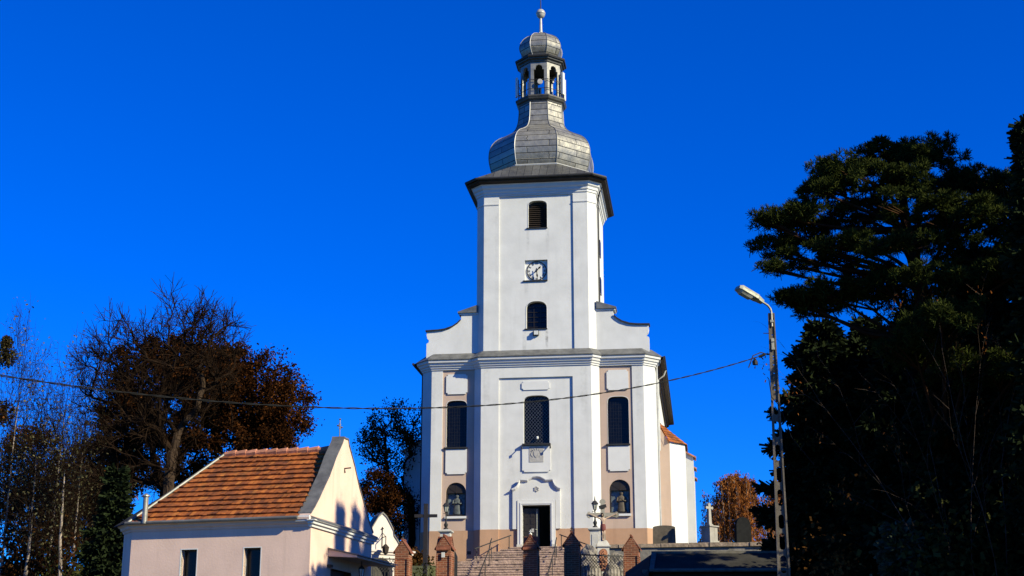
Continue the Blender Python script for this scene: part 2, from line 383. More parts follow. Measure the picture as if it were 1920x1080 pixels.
# ------------------------------------------------------------------ the church
church = thing('church', 'tall white baroque church with clock tower and grey onion dome, up a flight of steps', 'church', CH0, -CHA)
TY = .20            # tower front plane
t_poly = chrect(3.60, TY, TY+7.2, .48)
# nave shell (three closed sides, chamfers)
nv = MB()
nave_path = [(-6.22, .43), (-6.87, 1.08), (-6.87, 22.0), (-4.0, 25.0), (4.0, 25.0), (6.87, 22.0), (6.87, 1.08), (6.22, .43)]
for z0, z1 in ((1.0, 10.5),):
    nv.add([(x, y, z) for z in (z0, z1) for x, y in nave_path], [(i, i+1, 8+i+1, 8+i) for i in range(7)])
nv.build('nave_wall', M_white, church)
# chamfered block sides + front with the recessed field
fp = MB()
field = rect(-2.17, 2.15, .99, 9.77)
fp.plate([(-3.22, 1.0), (-2.17, 1.0), (-2.17, 9.77), (2.15, 9.77), (2.15, 1.0), (3.22, 1.0), (3.22, 10.5), (-3.22, 10.5)], [], 0, .10)
for s_ in (-1, 1): fp.add([(s_*3.22, 0, 1), (s_*3.67, .45, 1), (s_*3.67, .45, 10.5), (s_*3.22, 0, 10.5)], [(0, 1, 2, 3)])
mid = arch(-.73, .77, 5.87, 8.25, 8.71, 18, 3.0)
doorh = [(-.80, -.05), (.80, -.05), (.80, 2.34), (-.80, 2.34)]
fp.plate([(-2.17, 1.0), (-1.09, 1.0), (-1.09, -.05), (-.80, -.05), (-.80, 2.34), (.80, 2.34), (.80, -.05), (1.09, -.05), (1.09, 1.0), (2.15, 1.0), (2.15, 9.77), (-2.17, 9.77)], [mid], .10, .45, side=True)
fp.build('front_wall', M_white, church)
# side bays: pink fields with window and niche, white pilaster strips
for s_ in (-1, 1):
    b_ = MB()
    w = arch(-.61, .61, 5.82, 8.20, 8.60, 18, 3.2) ; nn = arch(-.59, .59, 1.83, 3.22, 3.78, 16, 2.0)
    cx_ = s_*4.72; b_.plate(rect(min(s_*3.66, s_*5.62), max(s_*3.66, s_*5.62), 1.0, 10.5), [[(x+cx_, z) for x, z in w], [(x+cx_, z) for x, z in nn]], .49, .86, side=False)
    b_.build('bay_wall', M_pink, church)
    p_ = MB(); p_.plate(rect(min(s_*5.56, s_*6.22), max(s_*5.56, s_*6.22), 1.0, 10.5), [], .43, .50); p_.build('corner_pilaster', M_white, church)
    p_ = MB()
    p_.plate(notched(cx_-.63, cx_+.63, 8.97, 10.16), [], .42, .50); p_.build('plaster_panel', M_trim, church)
    p_ = MB(); p_.plate([(cx_-.53, 4.26), (cx_+.53, 4.26), (cx_+.53, 4.34), (cx_+.62, 4.34), (cx_+.62, 5.70), (cx_-.62, 5.70), (cx_-.62, 4.34), (cx_-.53, 4.34)], [], .42, .50); p_.build('plaster_panel', M_trim, church)
    # white jamb band round the opening
    p_ = MB(); ow = [(x*1.03+cx_, z+(.025 if z > 7 else 0)) for x, z in w]; p_.plate(ow, [[(x+cx_, z) for x, z in w]], .478, .75); p_.build('window_surround', M_trim, church)
    p_ = MB(); p_.box(cx_-.72, cx_+.66, .34, .70, 5.74, 5.82); p_.build('window_sill', M_black, church)
    p_ = MB(); p_.box(cx_-.62, cx_+.62, .36, .86, 1.70, 1.83); p_.build('niche_sill', M_trim, church)
    # iron lattice window
    wn = MB(); wn.add([(x+cx_, .72, z) for x, z in w], [tuple(range(len(w)))]); wo = wn.build('window', M_glass, church)
    gr = MB()
    for k in range(-3, 4): gr.box(cx_+k*.15-.004, cx_+k*.15+.004, .69, .70, 5.85, 8.5 if abs(k) < 3 else 8.35)
    for k in range(13): gr.box(cx_-.6, cx_+.6, .70, .71, 5.95+k*.2-.004, 5.95+k*.2+.004)
    gr.build('grille', M_black, wo)
    # glazed niche
    nb = MB(); nb.add([(x+cx_, .86, z) for x, z in nn], [tuple(range(len(nn)))]); no = nb.build('niche', M_nglass, church)
    fr = MB(); inner = rect(cx_-.50, cx_+.50, 1.95, 3.18)
    fr.plate([(x*.985+cx_, z-.008) for x, z in nn], [inner], .60, .68, back=True)
    fr.build('niche_frame', M_door, no)
    fr = MB(); fr.box(cx_-.012, cx_+.012, .585, .60, 3.2, 3.72); 
    for a in (35, 145): fr.tube([(cx_, .59, 3.2), (cx_+.5*math.cos(R(a)), .59, 3.2+.5*math.sin(R(a)))], .012, 4)
    fr.build('fanlight_bars', M_brown, no)
# plinth following the plan
pl = MB(); e = .03; pz = 1.0
plan = [(-6.87-e, 24), (-6.87-e, 1.08-e*.4), (-6.22-e*.4, .43-e), (-3.67-e*.4, .45-e), (-3.22-e*.4, -e), (-2.17, -e), (-2.17, .07), (-1.09, .07)]
for sgn in (1, -1):
    pp = [(sgn*x, y) for x, y in plan]
    pl.add([(x, y, z) for z in (-1.6, pz) for x, y in pp], [(i, i+1, len(pp)+i+1, len(pp)+i) for i in range(len(pp)-1)])
    pin = [(sgn*x, y) for x, y in [(-6.87, 24), (-6.87, 1.08), (-6.22, .43), (-3.67, .45), (-3.22, 0), (-2.17, 0), (-2.17, .1), (-1.09, .1)]]
    n_ = len(pp); pl.add([(x, y, pz) for x, y in pp]+[(x, y, pz) for x, y in pin], [(i, i+1, n_+i+1, n_+i) for i in range(n_-1)])
pl.build('plinth', M_tan, church)
vent = MB(); vent.box(-4.02, -3.80, .40, .44, -.35, -.16); vent.build('plinth_vent', M_black, church)
# main cornice along flanks, bays and block
cpath = [(-6.87, 1.9), (-6.87, 1.08), (-6.22, .43), (-3.67, .45), (-3.22, 0), (3.22, 0), (3.67, .45), (6.22, .43), (6.87, 1.08), (6.87, 1.9)]
cprof = [(-.02, 10.42), (.06, 10.42), (.07, 10.50), (.13, 10.53), (.15, 10.62), (.22, 10.66), (.26, 10.78), (.34, 10.82), (.36, 10.93), (.38, 10.97)]
c_ = MB(); c_.sweep(cpath, cprof); c_.build('main_cornice', M_trim, church)
c_ = MB(); c_.sweep(cpath, [(.40, 10.95), (.42, 11.00), (.30, 11.10), (-.15, 11.45), (-.45, 11.5)]); c_.build('cornice_flashing', M_zinc, church)
# block panel above window, plaque, sills and brackets
p_ = MB(); p_.plate(notched(-.83, .80, 9.03, 9.53, .08), [], .045, .11); p_.build('plaster_panel', M_trim, church)
p_ = MB(); p_.plate([(-.70, 4.24), (.72, 4.24), (.72, 4.33), (.82, 4.33), (.82, 5.74), (-.81, 5.74), (-.81, 4.33), (-.70, 4.33)], [], .03, .11); p_.build('plaster_panel', M_trim, church)
p_ = MB(); p_.box(-.40, .42, .01, .055, 4.80, 5.70); plq = p_.build('coat_of_arms_plaque', M_plaque, church)
rl = MB()
shield = [(.01+x, z) for x, z in [(-.15, 5.42), (.15, 5.42), (.15, 5.22), (.08, 5.10), (0, 5.05), (-.08, 5.10), (-.15, 5.22)]]
rl.plate(shield, [], -.012, .012)
for a in range(20, 171, 30): rl.tube([(.01+.22*math.cos(R(a)), .002, 5.40+.10*math.sin(R(a))), (.01+.30*math.cos(R(a)), .002, 5.40+.20*math.sin(R(a)))], .022, 5)
for sx in (-1, 1):
    rl.tube([(.01+sx*.18, .002, 5.1), (.01+sx*.29, .002, 5.2), (.01+sx*.30, .002, 5.32), (.01+sx*.22, .002, 5.36)], .02, 5)
rl.build('relief', M_plaque, plq)
p_ = MB(); p_.box(-.80, .84, -.14, .45, 5.76, 5.86); p_.build('window_sill', M_black, church)
for sx in (-.78, .82):
    p_ = MB(); p_.tube([(sx, -.06, 5.76), (sx*1.02, -.24, 5.64), (sx*1.03, -.27, 5.64)], .03, 6); p_.tube([(sx*1.03, -.27, 5.66), (sx*1.03, -.27, 5.52)], .045, 6); p_.build('floodlight_arm', M_black, church)
wn = MB(); wn.add([(x, .36, z) for x, z in mid], [tuple(range(len(mid)))]); wo = wn.build('window', M_glass, church)
gr = MB()
def clipseg(x0, x1, f, zlo, zhi):
    pts = [(x, f(x)) for x in np.linspace(x0, x1, 40) if zlo <= f(x) <= zhi - max(0, abs(x-.02)-.45)*.9]
    return (pts[0], pts[-1]) if len(pts) > 1 else None
for sl_ in (1, -1):
    for k in range(-6, 26):
        q = clipseg(-.73, .77, lambda x: 5.4+k*.22+sl_*x*1.15, 5.88, 8.68)
        if q: gr.tube([(q[0][0], .33+sl_*.005, q[0][1]), (q[1][0], .33+sl_*.005, q[1][1])], .006, 4)
gr.build('grille', M_zinc, wo)
lp_ = MB(); lp_.lathe([(.0, 6.15), (.06, 6.17), (.08, 6.24), (.06, 6.31), (0, 6.33)], 10, (0, 0)); lo = lp_.build('window_lamp', M_ant, wo); 
for v in lo.data.vertices: v.co.y += .20; v.co.x += .05
# door surround with curved pediment
ds = MB()
curve = [(-1.36, 1.0), (-1.36, 3.22), (-1.2, 3.28), (-1.06, 3.40), (-.96, 3.58), (-.92, 3.76), (-.50, 3.73), (-.42, 3.80), (-.22, 3.92), (0, 3.95), (.22, 3.92), (.42, 3.80), (.52, 3.73), (.92, 3.76), (.96, 3.58), (1.06, 3.40), (1.2, 3.28), (1.36, 3.22), (1.36, 1.0), (1.10, 1.0), (1.10, 2.62), (-1.10, 2.62), (-1.10, 1.0)]
ds.plate(curve, [], -.02, .11); ds.build('door_surround', M_white, church)
dm = MB(); top = curve[1:18]
inn = []
for i, p in enumerate(top):
    a = Vector(top[max(0, i-1)]); b2 = Vector(top[min(len(top)-1, i+1)]); d = (b2-a).normalized(); inn.append((p[0]-d.y*0.0, p[1]))
prof = [(-.02, -.09), (-.06, -.08), (-.09, -.05), (-.13, -.03), (-.16, .02), (-.16, .06), (-.02, .06)]
dm.loft([[(x*(1+.03*(dz > 0)), yy, z+dz) for yy, dz in prof] for x, z in top], False); dm.build('pediment_moulding', M_trim, church)
ro = MB()
for k in range(6): 
    a = R(60*k+30); cx2, cz2 = .02+.11*math.cos(a), 3.25+.11*math.sin(a)
    ro.lathe([(.0, 0), (.055, .0), (.05, .03), (0, .04)], 8); 
    for q in range(len(ro.v)-32, len(ro.v)): x, y, z = ro.v[q]; ro.v[q] = (cx2+x, -.03-z, cz2+y)
ro.tube([(.02, -.03, 3.25), (.02, -.07, 3.25)], .035, 8); ro.build('rosette', M_plaque, church)
df = MB(); df.plate([(-1.08, .12), (-.80, .12), (-.80, 2.34), (.80, 2.34), (.80, .12), (1.08, .12), (1.08, 2.61), (-1.08, 2.61)], [], -.06, .35)
df.plate([(-.93, .12), (-.86, .12), (-.86, 2.40), (.86, 2.40), (.86, .12), (.93, .12), (.93, 2.47), (-.93, 2.47)], [], -.085, -.05)
df.build('door_frame', M_trim, church)
for sx in (-1, 1):
    df = MB(); df.box(min(sx*.79, sx*1.12), max(sx*.79, sx*1.12), -.09, .35, -.06, .13); df.build('door_frame_foot', M_pale, church)
dl = MB(); dl.box(-.80, .02, .36, .42, -.02, 2.20); 
for cxp in (-.60, -.26):
    for k in range(5): dl.box(cxp-.11, cxp+.11, .335, .36, .12+k*.40, .12+k*.40+.27)
d1 = dl.build('door', M_door, church)
h = MB(); h.tube([(.0, .34, 1.0), (-.05, .29, 1.0), (-.12, .30, 1.0)], .02, 6); h.box(-.03, .02, .33, .36, .25, 2.15); h.build('handle', M_lamp, d1)
pn = MB(); pn.box(-.32, -.18, .325, .335, .85, 1.05); pn.build('paper_notice', M_plaque, d1)
dl = MB(); dl.box(.03, .11, .42, 1.2, -.02, 2.20); dl.build('door', M_door, church)
th = MB(); th.box(-.95, 1.0, -.15, .5, -.2, -.02); th.build('threshold', M_stone, church)
fl = MB(); fl.box(-6.6, 6.6, .9, 21, -.3, -.03); fl.build('floor', M_door, church)
# scroll walls on both sides of the tower
sc = [(3.5, 11.2), (6.60, 11.2), (6.60, 12.10), (6.47, 12.18), (6.45, 12.30), (6.56, 12.42), (6.60, 12.62), (6.58, 12.87), (5.9, 12.88), (5.5, 12.93), (5.05, 13.08), (4.75, 13.28), (4.53, 13.50), (4.53, 13.86), (3.5, 13.86)]
for sx in (-1, 1):
    m_ = MB(); m_.plate([(sx*x, z) for x, z in sc], [], .60, 1.05, back=True); m_.build('scroll_wall', M_white, church)
    cp = MB(); tp = [(sx*x, z) for x, z in [(6.66, 12.86), (5.9, 12.885), (5.5, 12.935), (5.05, 13.085), (4.75, 13.285), (4.57, 13.47)]]
    cp.loft([[(x, .50, z-.02), (x, .50, z+.06), (x, 1.15, z+.09), (x, 1.15, z-.02)] for x, z in tp], True, True, True); cp.build('scroll_coping', M_black, church)
    cp = MB(); q = [(sx*3.55, 14.36), (sx*4.72, 13.98), (sx*4.72, 13.90), (sx*3.55, 13.90)]
    cp.loft([[(x, y, z) for x, z in q] for y in (.45, 1.6)], True, True, True); cp.build('shoulder_roof', M_zinc, church)
    cp = MB(); cp.box(min(sx*3.5, sx*4.66), max(sx*3.5, sx*4.66), .54, 1.5, 13.80, 13.895); cp.build('shoulder_cornice', M_trim, church)
# nave roof and its eaves
nr = MB(); ev = [(-7.42, 1.0), (7.42, 1.0), (7.42, 22.3), (4.3, 25.6), (-4.3, 25.6), (-7.42, 22.3)]
nr.add([(x, y, 11.0) for x, y in ev]+[(0, 6.5, 12.9), (0, 20, 12.9)], [(0, 1, 6), (1, 2, 7, 6), (2, 3, 7), (3, 4, 7), (4, 5, 7), (5, 0, 6, 7)]); nr.build('nave_roof', M_zinc, church)
for sx in (-1, 1):
    ea = MB(); ea.loft([[(sx*6.85, y, 10.55), (sx*6.98, y, 10.55), (sx*7.02, y, 10.70), (sx*7.14, y, 10.74), (sx*7.16, y, 10.86), (sx*7.40, y, 10.88), (sx*7.40, y, 10.99), (sx*6.85, y, 10.99)] for y in (1.25, 22.4)], True, True, True)
    ea.build('nave_eaves', M_brown, church)
    gt = MB(); gt.tube([(sx*7.44, y, 10.95) for y in (.9, 8, 15, 22.4)], .075, 8); gt.build('gutter', M_black, church)
    dp = MB(); dp.tube([(sx*7.44, 4.2, 10.9), (sx*7.3, 4.2, 10.55), (sx*6.96, 4.2, 10.3), (sx*6.96, 4.2, 6)], .05, 8); dp.tube([(sx*6.97, 1.5, 10.5), (sx*6.97, 1.5, -1)], .05, 8); dp.build('downpipe', M_zincl if sx > 0 else M_black, church)
# buttresses with sloped tiled tops
def tiles_on(quad_fn, rows, cols, keep, lip=.035, jitter=.012):
    """small overlapping plain tiles: quad_fn(u,v)->point, v upslope 0..1"""
    m = MB()
    up = Vector((0, 0, 1))
    for r_ in range(rows):
        off = .5*(r_ % 2)
        for c2 in range(-1, cols+1):
            u0, u1 = (c2+off)/cols, (c2+off+.975)/cols
            um = (u0+u1)/2
            if u1 < 0.0 or u0 > 1.0: continue
            u0, u1 = max(0, u0), min(1, u1)
            if not keep((u0+u1)/2, (r_+.3)/rows): continue
            v0, v1 = r_/rows, min(1.0, (r_+1.12)/rows)
            a, b2, c3, d = quad_fn(u0, v0), quad_fn(u1, v0), quad_fn(u1, v1), quad_fn(u0, v1)
            nrm = (b2-a).cross(d-a)
            if nrm.length < 1e-9: continue
            nrm.normalize()
            if nrm.z < 0: nrm = -nrm
            j = [random.uniform(0, jitter) for _ in range(2)]
            dv = (d-a).normalized()*random.uniform(-.012, .018)
            A, B = a+nrm*(lip+j[0])+dv, b2+nrm*(lip+j[1])+dv
            Cc, D = c3+nrm*.006, d+nrm*.006
            m.add([A, B, Cc, D, a+dv+nrm*.004, b2+dv+nrm*.004], [(0, 1, 2, 3), (4, 5, 1, 0)])
    return m
def buttress(sx, y0):
    b_ = MB(); y1 = y0+1.0
    prof2 = [(6.80, -1.5), (8.88, -1.5), (8.88, 6.62), (6.80, 7.75)]
    b_.loft([[(sx*x, y, z) for x, z in prof2] for y in (y0, y1)], True, True, True)
    bo = b_.build('buttress', M_white, church)
    pp = MB(); pp.box(min(sx*6.8, sx*8.92), max(sx*6.8, sx*8.92), y0-.03, y1+.03, -1.5, .55); pp.build('plinth', M_tan, bo)
    rf = MB(); rf.loft([[(sx*6.8, y, 7.86), (sx*9.05, y, 6.64), (sx*9.05, y, 6.54), (sx*6.8, y, 7.74)] for y in (y0-.14, y1+.14)], True, True, True); rf.build('roof', M_ridge, bo)
for k in range(3):
    buttress(1, 10.7+k*4.7)
for k in range(4): buttress(-1, 6.0+k*4.7)
# polygonal stair turret on the right flank
tp_ = [(6.80, 5.0), (7.52, 5.0), (8.42, 5.90), (8.42, 8.6), (6.80, 8.6)]
tw = MB(); n_ = len(tp_)
zt = [7.72, 6.66, 6.62, 6.62, 7.72]
tw.add([(x, y, -1.5) for x, y in tp_]+[(x, y, z) for (x, y), z in zip(tp_, zt)], [(i, (i+1) % n_, n_+(i+1) % n_, n_+i) for i in range(n_)]); tur = tw.build('stair_turret', M_white, church)
tw = MB(); tw.plate([(6.82, .58), (7.51, .58), (7.51, 6.66), (6.82, 7.66)], [], 4.985, 5.02); tw.build('turret_front', M_pink, tur)
pp = MB(); pe = [(6.80, 4.95), (7.54, 4.95), (8.47, 5.88), (8.47, 8.65)]
pp.add([(x, y, z) for z in (-1.5, .62) for x, y in pe], [(i, i+1, 5+i, 4+i) for i in range(3)]); pp.build('plinth', M_tan, tur)
apx = Vector((6.80, 5.25, 7.98)); eB, eC, eD = Vector((7.50, 4.82, 6.64)), Vector((8.55, 5.86, 6.60)), Vector((8.55, 8.75, 6.60))
def tri(u, v): return (eB+(eC-eB)*u)*(1-v)+apx*v
ta = tiles_on(tri, 8, 9, lambda u, v: True, .03)
apD = Vector((6.8, 8.75, 7.98))
ta2 = tiles_on(lambda u, v: (eC+(eD-eC)*u)*(1-v)+(apx+(apD-apx)*u)*v, 8, 10, lambda u, v: True, .03)
ta.add(ta2.v, ta2.f); ta.add([eB, eC, apx, eD, apD], [(0, 1, 2), (1, 3, 4, 2)]); ta.add([(6.8, 4.9, 7.9), (7.5, 4.82, 6.60), (7.5, 4.82, 6.52), (6.8, 4.9, 7.8)], [(0, 1, 2, 3)])
ta.build('roof', M_tile, tur)
fw = MB(); fw.box(6.86, 6.90, 3.0, 3.5, 8.0, 9.3); fw.build('window', M_glass, church)

# ---- tower
tw = MB(); z0, z1 = 11.2, 21.9
n8 = len(t_poly)
tw.add([(x, y, z) for z in (z0, z1) for x, y in t_poly], [(i, (i+1) % n8, n8+(i+1) % n8, n8+i) for i in range(n8) if i != 1])
tw.plate([(-3.12, 11.2), (-2.20, 11.2), (-2.20, 21.02), (2.26, 21.02), (2.26, 11.2), (3.12, 11.2), (3.12, 21.9), (-3.12, 21.9)], [], TY, TY+.085)
lou = arch(-.45, .69, 18.98, 20.38, 20.70, 14, 2.6); w2 = arch(-.58, .64, 12.75, 13.95, 14.42, 14, 2.4); ck = rect(-.66, .70, 15.70, 16.97)
tw.plate(rect(-2.20, 2.26, 11.2, 21.02), [lou, w2, ck], TY+.085, TY+.5, side=False)
tw.build('tower_wall', M_white, church)
for nm, o_, mat in (('louvre', lou, M_door), ('window', w2, M_glass)):
    q = MB(); q.add([(x, TY+.42, z) for x, z in o_], [tuple(range(len(o_)))]); qo = q.build(nm+('_window' if nm == 'louvre' else ''), M_black if nm == 'louvre' else M_glass, church)
    q = MB()
    if nm == 'louvre':
        for k in range(13):
            z = 19.03+k*.125; Mx = Matrix.Translation((0.12, TY+.33, z)) @ Matrix.Rotation(R(38), 4, 'X')
            hw = .56 if z < 20.35 else .4
            q.box(-hw, hw, -.07, .07, -.008, .008, Mx)
        q.build('slats', M_brown, qo)
    else:
        for k in range(4): q.box(-.56+k*.39, -.53+k*.39, TY+.36, TY+.39, 12.78, 14.2)
        for k in range(5): q.box(-.56, .62, TY+.365, TY+.395, 12.9+k*.3, 12.925+k*.3)
        q.build('glazing_bars', M_door, qo)
    x0, x1, zb = o_[0][0], o_[1][0], o_[0][1]
    q = MB(); q.box(x0-.10, x1+.02, TY+.02, TY+.5, zb-.07, zb); q.build('window_sill', M_black, church)
# rim bands that read as pale jambs
for o_ in (lou, w2):
    cxx = (o_[0][0]+o_[1][0])/2
    q = MB(); q.plate([((x-cxx)*1.04+cxx, z+(.03 if z > o_[0][1]+.5 else 0)) for x, z in o_], [o_], TY+.07, TY+.2); q.build('window_surround', M_trim, church)
# clock
ckr = MB(); ckr.plate(ck, [], TY+.265, TY+.5); cko = ckr.build('clock', M_dial, church)
def ring(cx, cz, r0, r1, y0, y1, n=48):
    m = MB(); oo = [(cx+r1*math.cos(2*math.pi*k/n), cz+r1*math.sin(2*math.pi*k/n)) for k in range(n)]; ii = [(cx+r0*math.cos(2*math.pi*k/n), cz+r0*math.sin(2*math.pi*k/n)) for k in range(n)]
    m.plate(oo, [ii], y0, y1); return m
kc = (.035, 16.33)
ring(*kc, .555, .60, TY+.215, TY+.265).build('dial_rim', M_black, cko)
nums = ['I', 'II', 'III', 'IIII', 'V', 'VI', 'VII', 'VIII', 'IX', 'X', 'XI', 'XII']
for i, s2 in enumerate(nums):
    nm_ = MB()
    a = R(90-30*(i+1)); wd_ = {'I': .045, 'V': .09, 'X': .09}
    tw_ = sum(wd_[c] for c in s2); xx = -tw_/2
    Mx = Matrix.Translation((kc[0]+.47*math.cos(a), TY+.255, kc[1]+.47*math.sin(a))) @ Matrix.Rotation(-(a-R(90)), 4, 'Y')
    def stroke(xa, za, xb, zb, t=.012):
        d = Vector((xb-xa, 0, zb-za)); n2_ = Vector((-d.z, 0, d.x)).normalized()*t
        nm_.add([Mx @ (Vector((xa, 0, za))+n2_), Mx @ (Vector((xa, 0, za))-n2_), Mx @ (Vector((xb, 0, zb))-n2_), Mx @ (Vector((xb, 0, zb))+n2_)], [(0, 1, 2, 3)])
    for c in s2:
        w_ = wd_[c]; m2 = xx+w_/2
        if c == 'I': stroke(m2, -.065, m2, .065)
        elif c == 'V': stroke(m2-.035, .065, m2, -.065); stroke(m2+.035, .065, m2, -.065)
        else: stroke(m2-.035, .065, m2+.035, -.065); stroke(m2+.035, .065, m2-.035, -.065)
        xx += w_
    nm_.build('numeral', M_black, cko)
def hand(ang, L, w, y):
    m = MB(); a = R(ang); d = (math.sin(a), math.cos(a)); n2_ = (math.cos(a), -math.sin(a))
    P = [(-.16, .022), (-.02, .028), (L*.35, .022), (L*.55, w), (L*.68, w*.8), (L*.78, .012), (L, .003)]
    pts = [(kc[0]+d[0]*l+n2_[0]*b, kc[1]+d[1]*l+n2_[1]*b) for l, b in P]+[(kc[0]+d[0]*l-n2_[0]*b, kc[1]+d[1]*l-n2_[1]*b) for l, b in P[::-1]]
    m.plate(pts, [], y, y+.015, back=True); return m
hand(44, .43, .065, TY+.16).build('clock_hand', M_black, cko); hand(174, .54, .055, TY+.13).build('clock_hand', M_black, cko)
bo = MB(); bo.tube([(kc[0], TY+.06, kc[1]), (kc[0], TY+.265, kc[1])], .035, 10); bo.build('hub', M_black, cko)
q = MB(); q.box(-.76, .70, TY+.0, TY+.5, 15.63, 15.70); q.build('clock_sill', M_black, church)
q = MB(); q.box(-.10, .14, TY-.16, TY+.1, 12.33, 12.56); sf = q.build('floodlight', M_ant, church)
q = MB(); q.box(-.16, .17, TY-.05, TY+.06, 12.30, 12.60); q.build('bracket', M_black, sf)
# capital line on the pilasters
for s_ in (-1, 1):
    q = MB(); pth = [(-3.60, 1.5), (-3.60, TY+.48), (-3.12, TY), (-2.22, TY)]
    if s_ > 0: pth = [(2.28, TY), (3.12, TY), (3.60, TY+.48), (3.60, 1.5)]
    q.sweep(pth, [(-.02, 20.46), (.035, 20.48), (.05, 20.54), (-.02, 20.57)]); q.build('pilaster_moulding', M_trim, church)
tc = MB(); tc.sweep(t_poly, [(-.02, 21.10), (.05, 21.12), (.06, 21.24), (.12, 21.28), (.14, 21.42), (.24, 21.50), (.28, 21.66), (.40, 21.72)], True); tc.build('tower_cornice', M_trim, church)
tc = MB(); tc.sweep(t_poly, [(.36, 21.70), (.62, 21.80), (.66, 21.92), (.40, 21.98)], True); tc.build('tower_eaves', M_brown, church)
tg = MB(); ep = chrect(4.26, TY-.74, TY+7.9, .74); tg.sweep(ep, [(-.08, 21.90), (.02, 21.88), (.06, 21.94), (.05, 22.02), (-.02, 22.04)], True); tg.build('tower_gutter', M_black, church)
dp = MB(); dp.tube([(3.95, 1.2, 21.8), (3.75, 1.4, 21.3), (3.68, 1.5, 20.9), (3.68, 1.5, 14.2)], .05, 8); dp.build('downpipe', M_black, church)
for zz in (19.0, 16.6):
    q = MB(); q.box(3.59, 3.66, 3.2, 3.9, zz-1.0, zz); q.build('tower_slit_window', M_glass, church)
# skirt roof + domes as octagonal lofts with UV in metres
DC = TY+3.6
def octloft(rings, name, mat, cap=False):
    m = MB(); vlen = 0
    for j in range(len(rings)-1):
        A, B = rings[j], rings[j+1]
        dv = (Vector(B[1])-Vector(A[1])).length
        for i in range(8):
            k = (i+1) % 8
            a, b2, c3, d = A[i], A[k], B[k], B[i]
            la = (Vector(b2)-Vector(a)).length/2; lb = (Vector(c3)-Vector(d)).length/2
            o2 = i*7.3
            m.add([a, b2, c3, d], [(0, 1, 2, 3)], [[(o2-la, vlen), (o2+la, vlen), (o2+lb, vlen+dv), (o2-lb, vlen+dv)]])
        vlen += dv
    if cap: m.add(rings[-1], [tuple(range(8))])
    return m.build(name, mat, church)
def o3(ap, z): return [(x, y, z) for x, y in octo(ap, DC)]
octloft([[(x, y, 22.02) for x, y in ep], [(x, y, 23.22) for x, y in octo(3.02, DC)]], 'skirt_roof', M_skirt)
tf = MB(); tf.sweep(octo(3.0, DC), [(0, 23.1), (.08, 23.12), (.10, 23.22), (.02, 23.28)], True); tf.build('dome_flashing', M_zincl, church)
prof = catmull([(2.90, 23.2), (3.02, 23.5), (3.12, 23.93), (3.17, 24.36), (3.13, 24.86), (2.96, 25.32), (2.62, 25.70), (2.10, 26.0), (1.70, 26.3), (1.48, 26.7), (1.38, 27.25), (1.34, 28.12)], 4)
octloft([o3(a, z) for a, z in prof], 'onion_dome', M_dome)
def ridges(prof, name, r=.026):
    for i in range(8):
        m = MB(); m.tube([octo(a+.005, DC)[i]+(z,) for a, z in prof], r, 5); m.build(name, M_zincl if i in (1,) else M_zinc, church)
ridges(prof, 'ridge_seam')
nc = MB(); nc.sweep(octo(1.30, DC), [(0, 28.02), (.08, 28.06), (.10, 28.14), (.20, 28.22), (.24, 28.32), (.27, 28.36), (.26, 28.46), (.0, 28.56)], True); nc.add([p+(28.55,) for p in octo(1.32, DC)], [tuple(range(8))]); nc.build('lantern_base_cornice', M_dkz, church)
# open lantern: eight arcaded faces
la = MB(); ap = 1.26; side = 2*ap*math.tan(math.pi/8)
for k in range(8):
    Mx = Matrix.Translation((0, DC, 0)) @ Matrix.Rotation(k*math.pi/4, 4, 'Z') @ Matrix.Translation((0, -ap, 0))
    hw = side/2; op = [(-.33, 28.55), (-.33, 30.28), (-.22, 30.30), (-.23, 30.42), (-.16, 30.56), (0, 30.62), (.16, 30.56), (.23, 30.42), (.22, 30.30), (.33, 30.28), (.33, 28.55)]
    la.plate([(-hw, 28.55), (-hw, 30.95), (hw, 30.95), (hw, 28.55)]+op[::-1], [], 0, .14, back=True, M=Mx)
la.build('lantern_arcade', M_arc, church)
lf = MB(); lf.add([p+(30.72,) for p in octo(1.2, DC)], [tuple(range(8))]); lf.build('lantern_ceiling', M_black, church)
lc = MB(); lc.sweep(octo(1.27, DC), [(0, 30.78), (.06, 30.80), (.08, 30.90), (.20, 30.96), (.22, 31.05)], True); lc.build('lantern_cornice', M_dkz, church)
lc = MB(); lc.sweep(octo(1.27, DC), [(.18, 31.04), (.30, 31.06), (.33, 31.14), (.30, 31.20)], True); lc.build('lantern_gutter', M_black, church)
prof2 = catmull([(1.55, 31.19), (1.14, 31.32), (1.02, 31.42), (1.14, 31.58), (1.27, 31.85), (1.32, 32.12), (1.27, 32.40), (1.12, 32.72), (.86, 32.98), (.52, 33.16), (.24, 33.27), (.10, 33.40)], 4)
octloft([o3(a, z) for a, z in prof2], 'small_dome', M_dome, True)
ridges(prof2[8:], 'ridge_seam', .022)
fi = MB(); fi.lathe([(.13, 33.3), (.10, 33.6), (.075, 34.45)], 12, (0, DC)); fi.build('finial_rod', M_zincl, church)
fi = MB(); fi.lathe([(.0, 34.42), (.12, 34.44), (.22, 34.52), (.28, 34.64), (.295, 34.72), (.31, 34.73), (.31, 34.80), (.295, 34.81), (.26, 34.92), (.17, 35.02), (.06, 35.07), (0, 35.08)], 20, (0, DC), cap=False); fi.build('finial_ball', M_zincl, church, smooth=True)
fi = MB(); fi.tube([(0, DC, 35.0), (0, DC, 36.6)], [.035, .02], 6); fi.build('finial_spike', M_black, church)
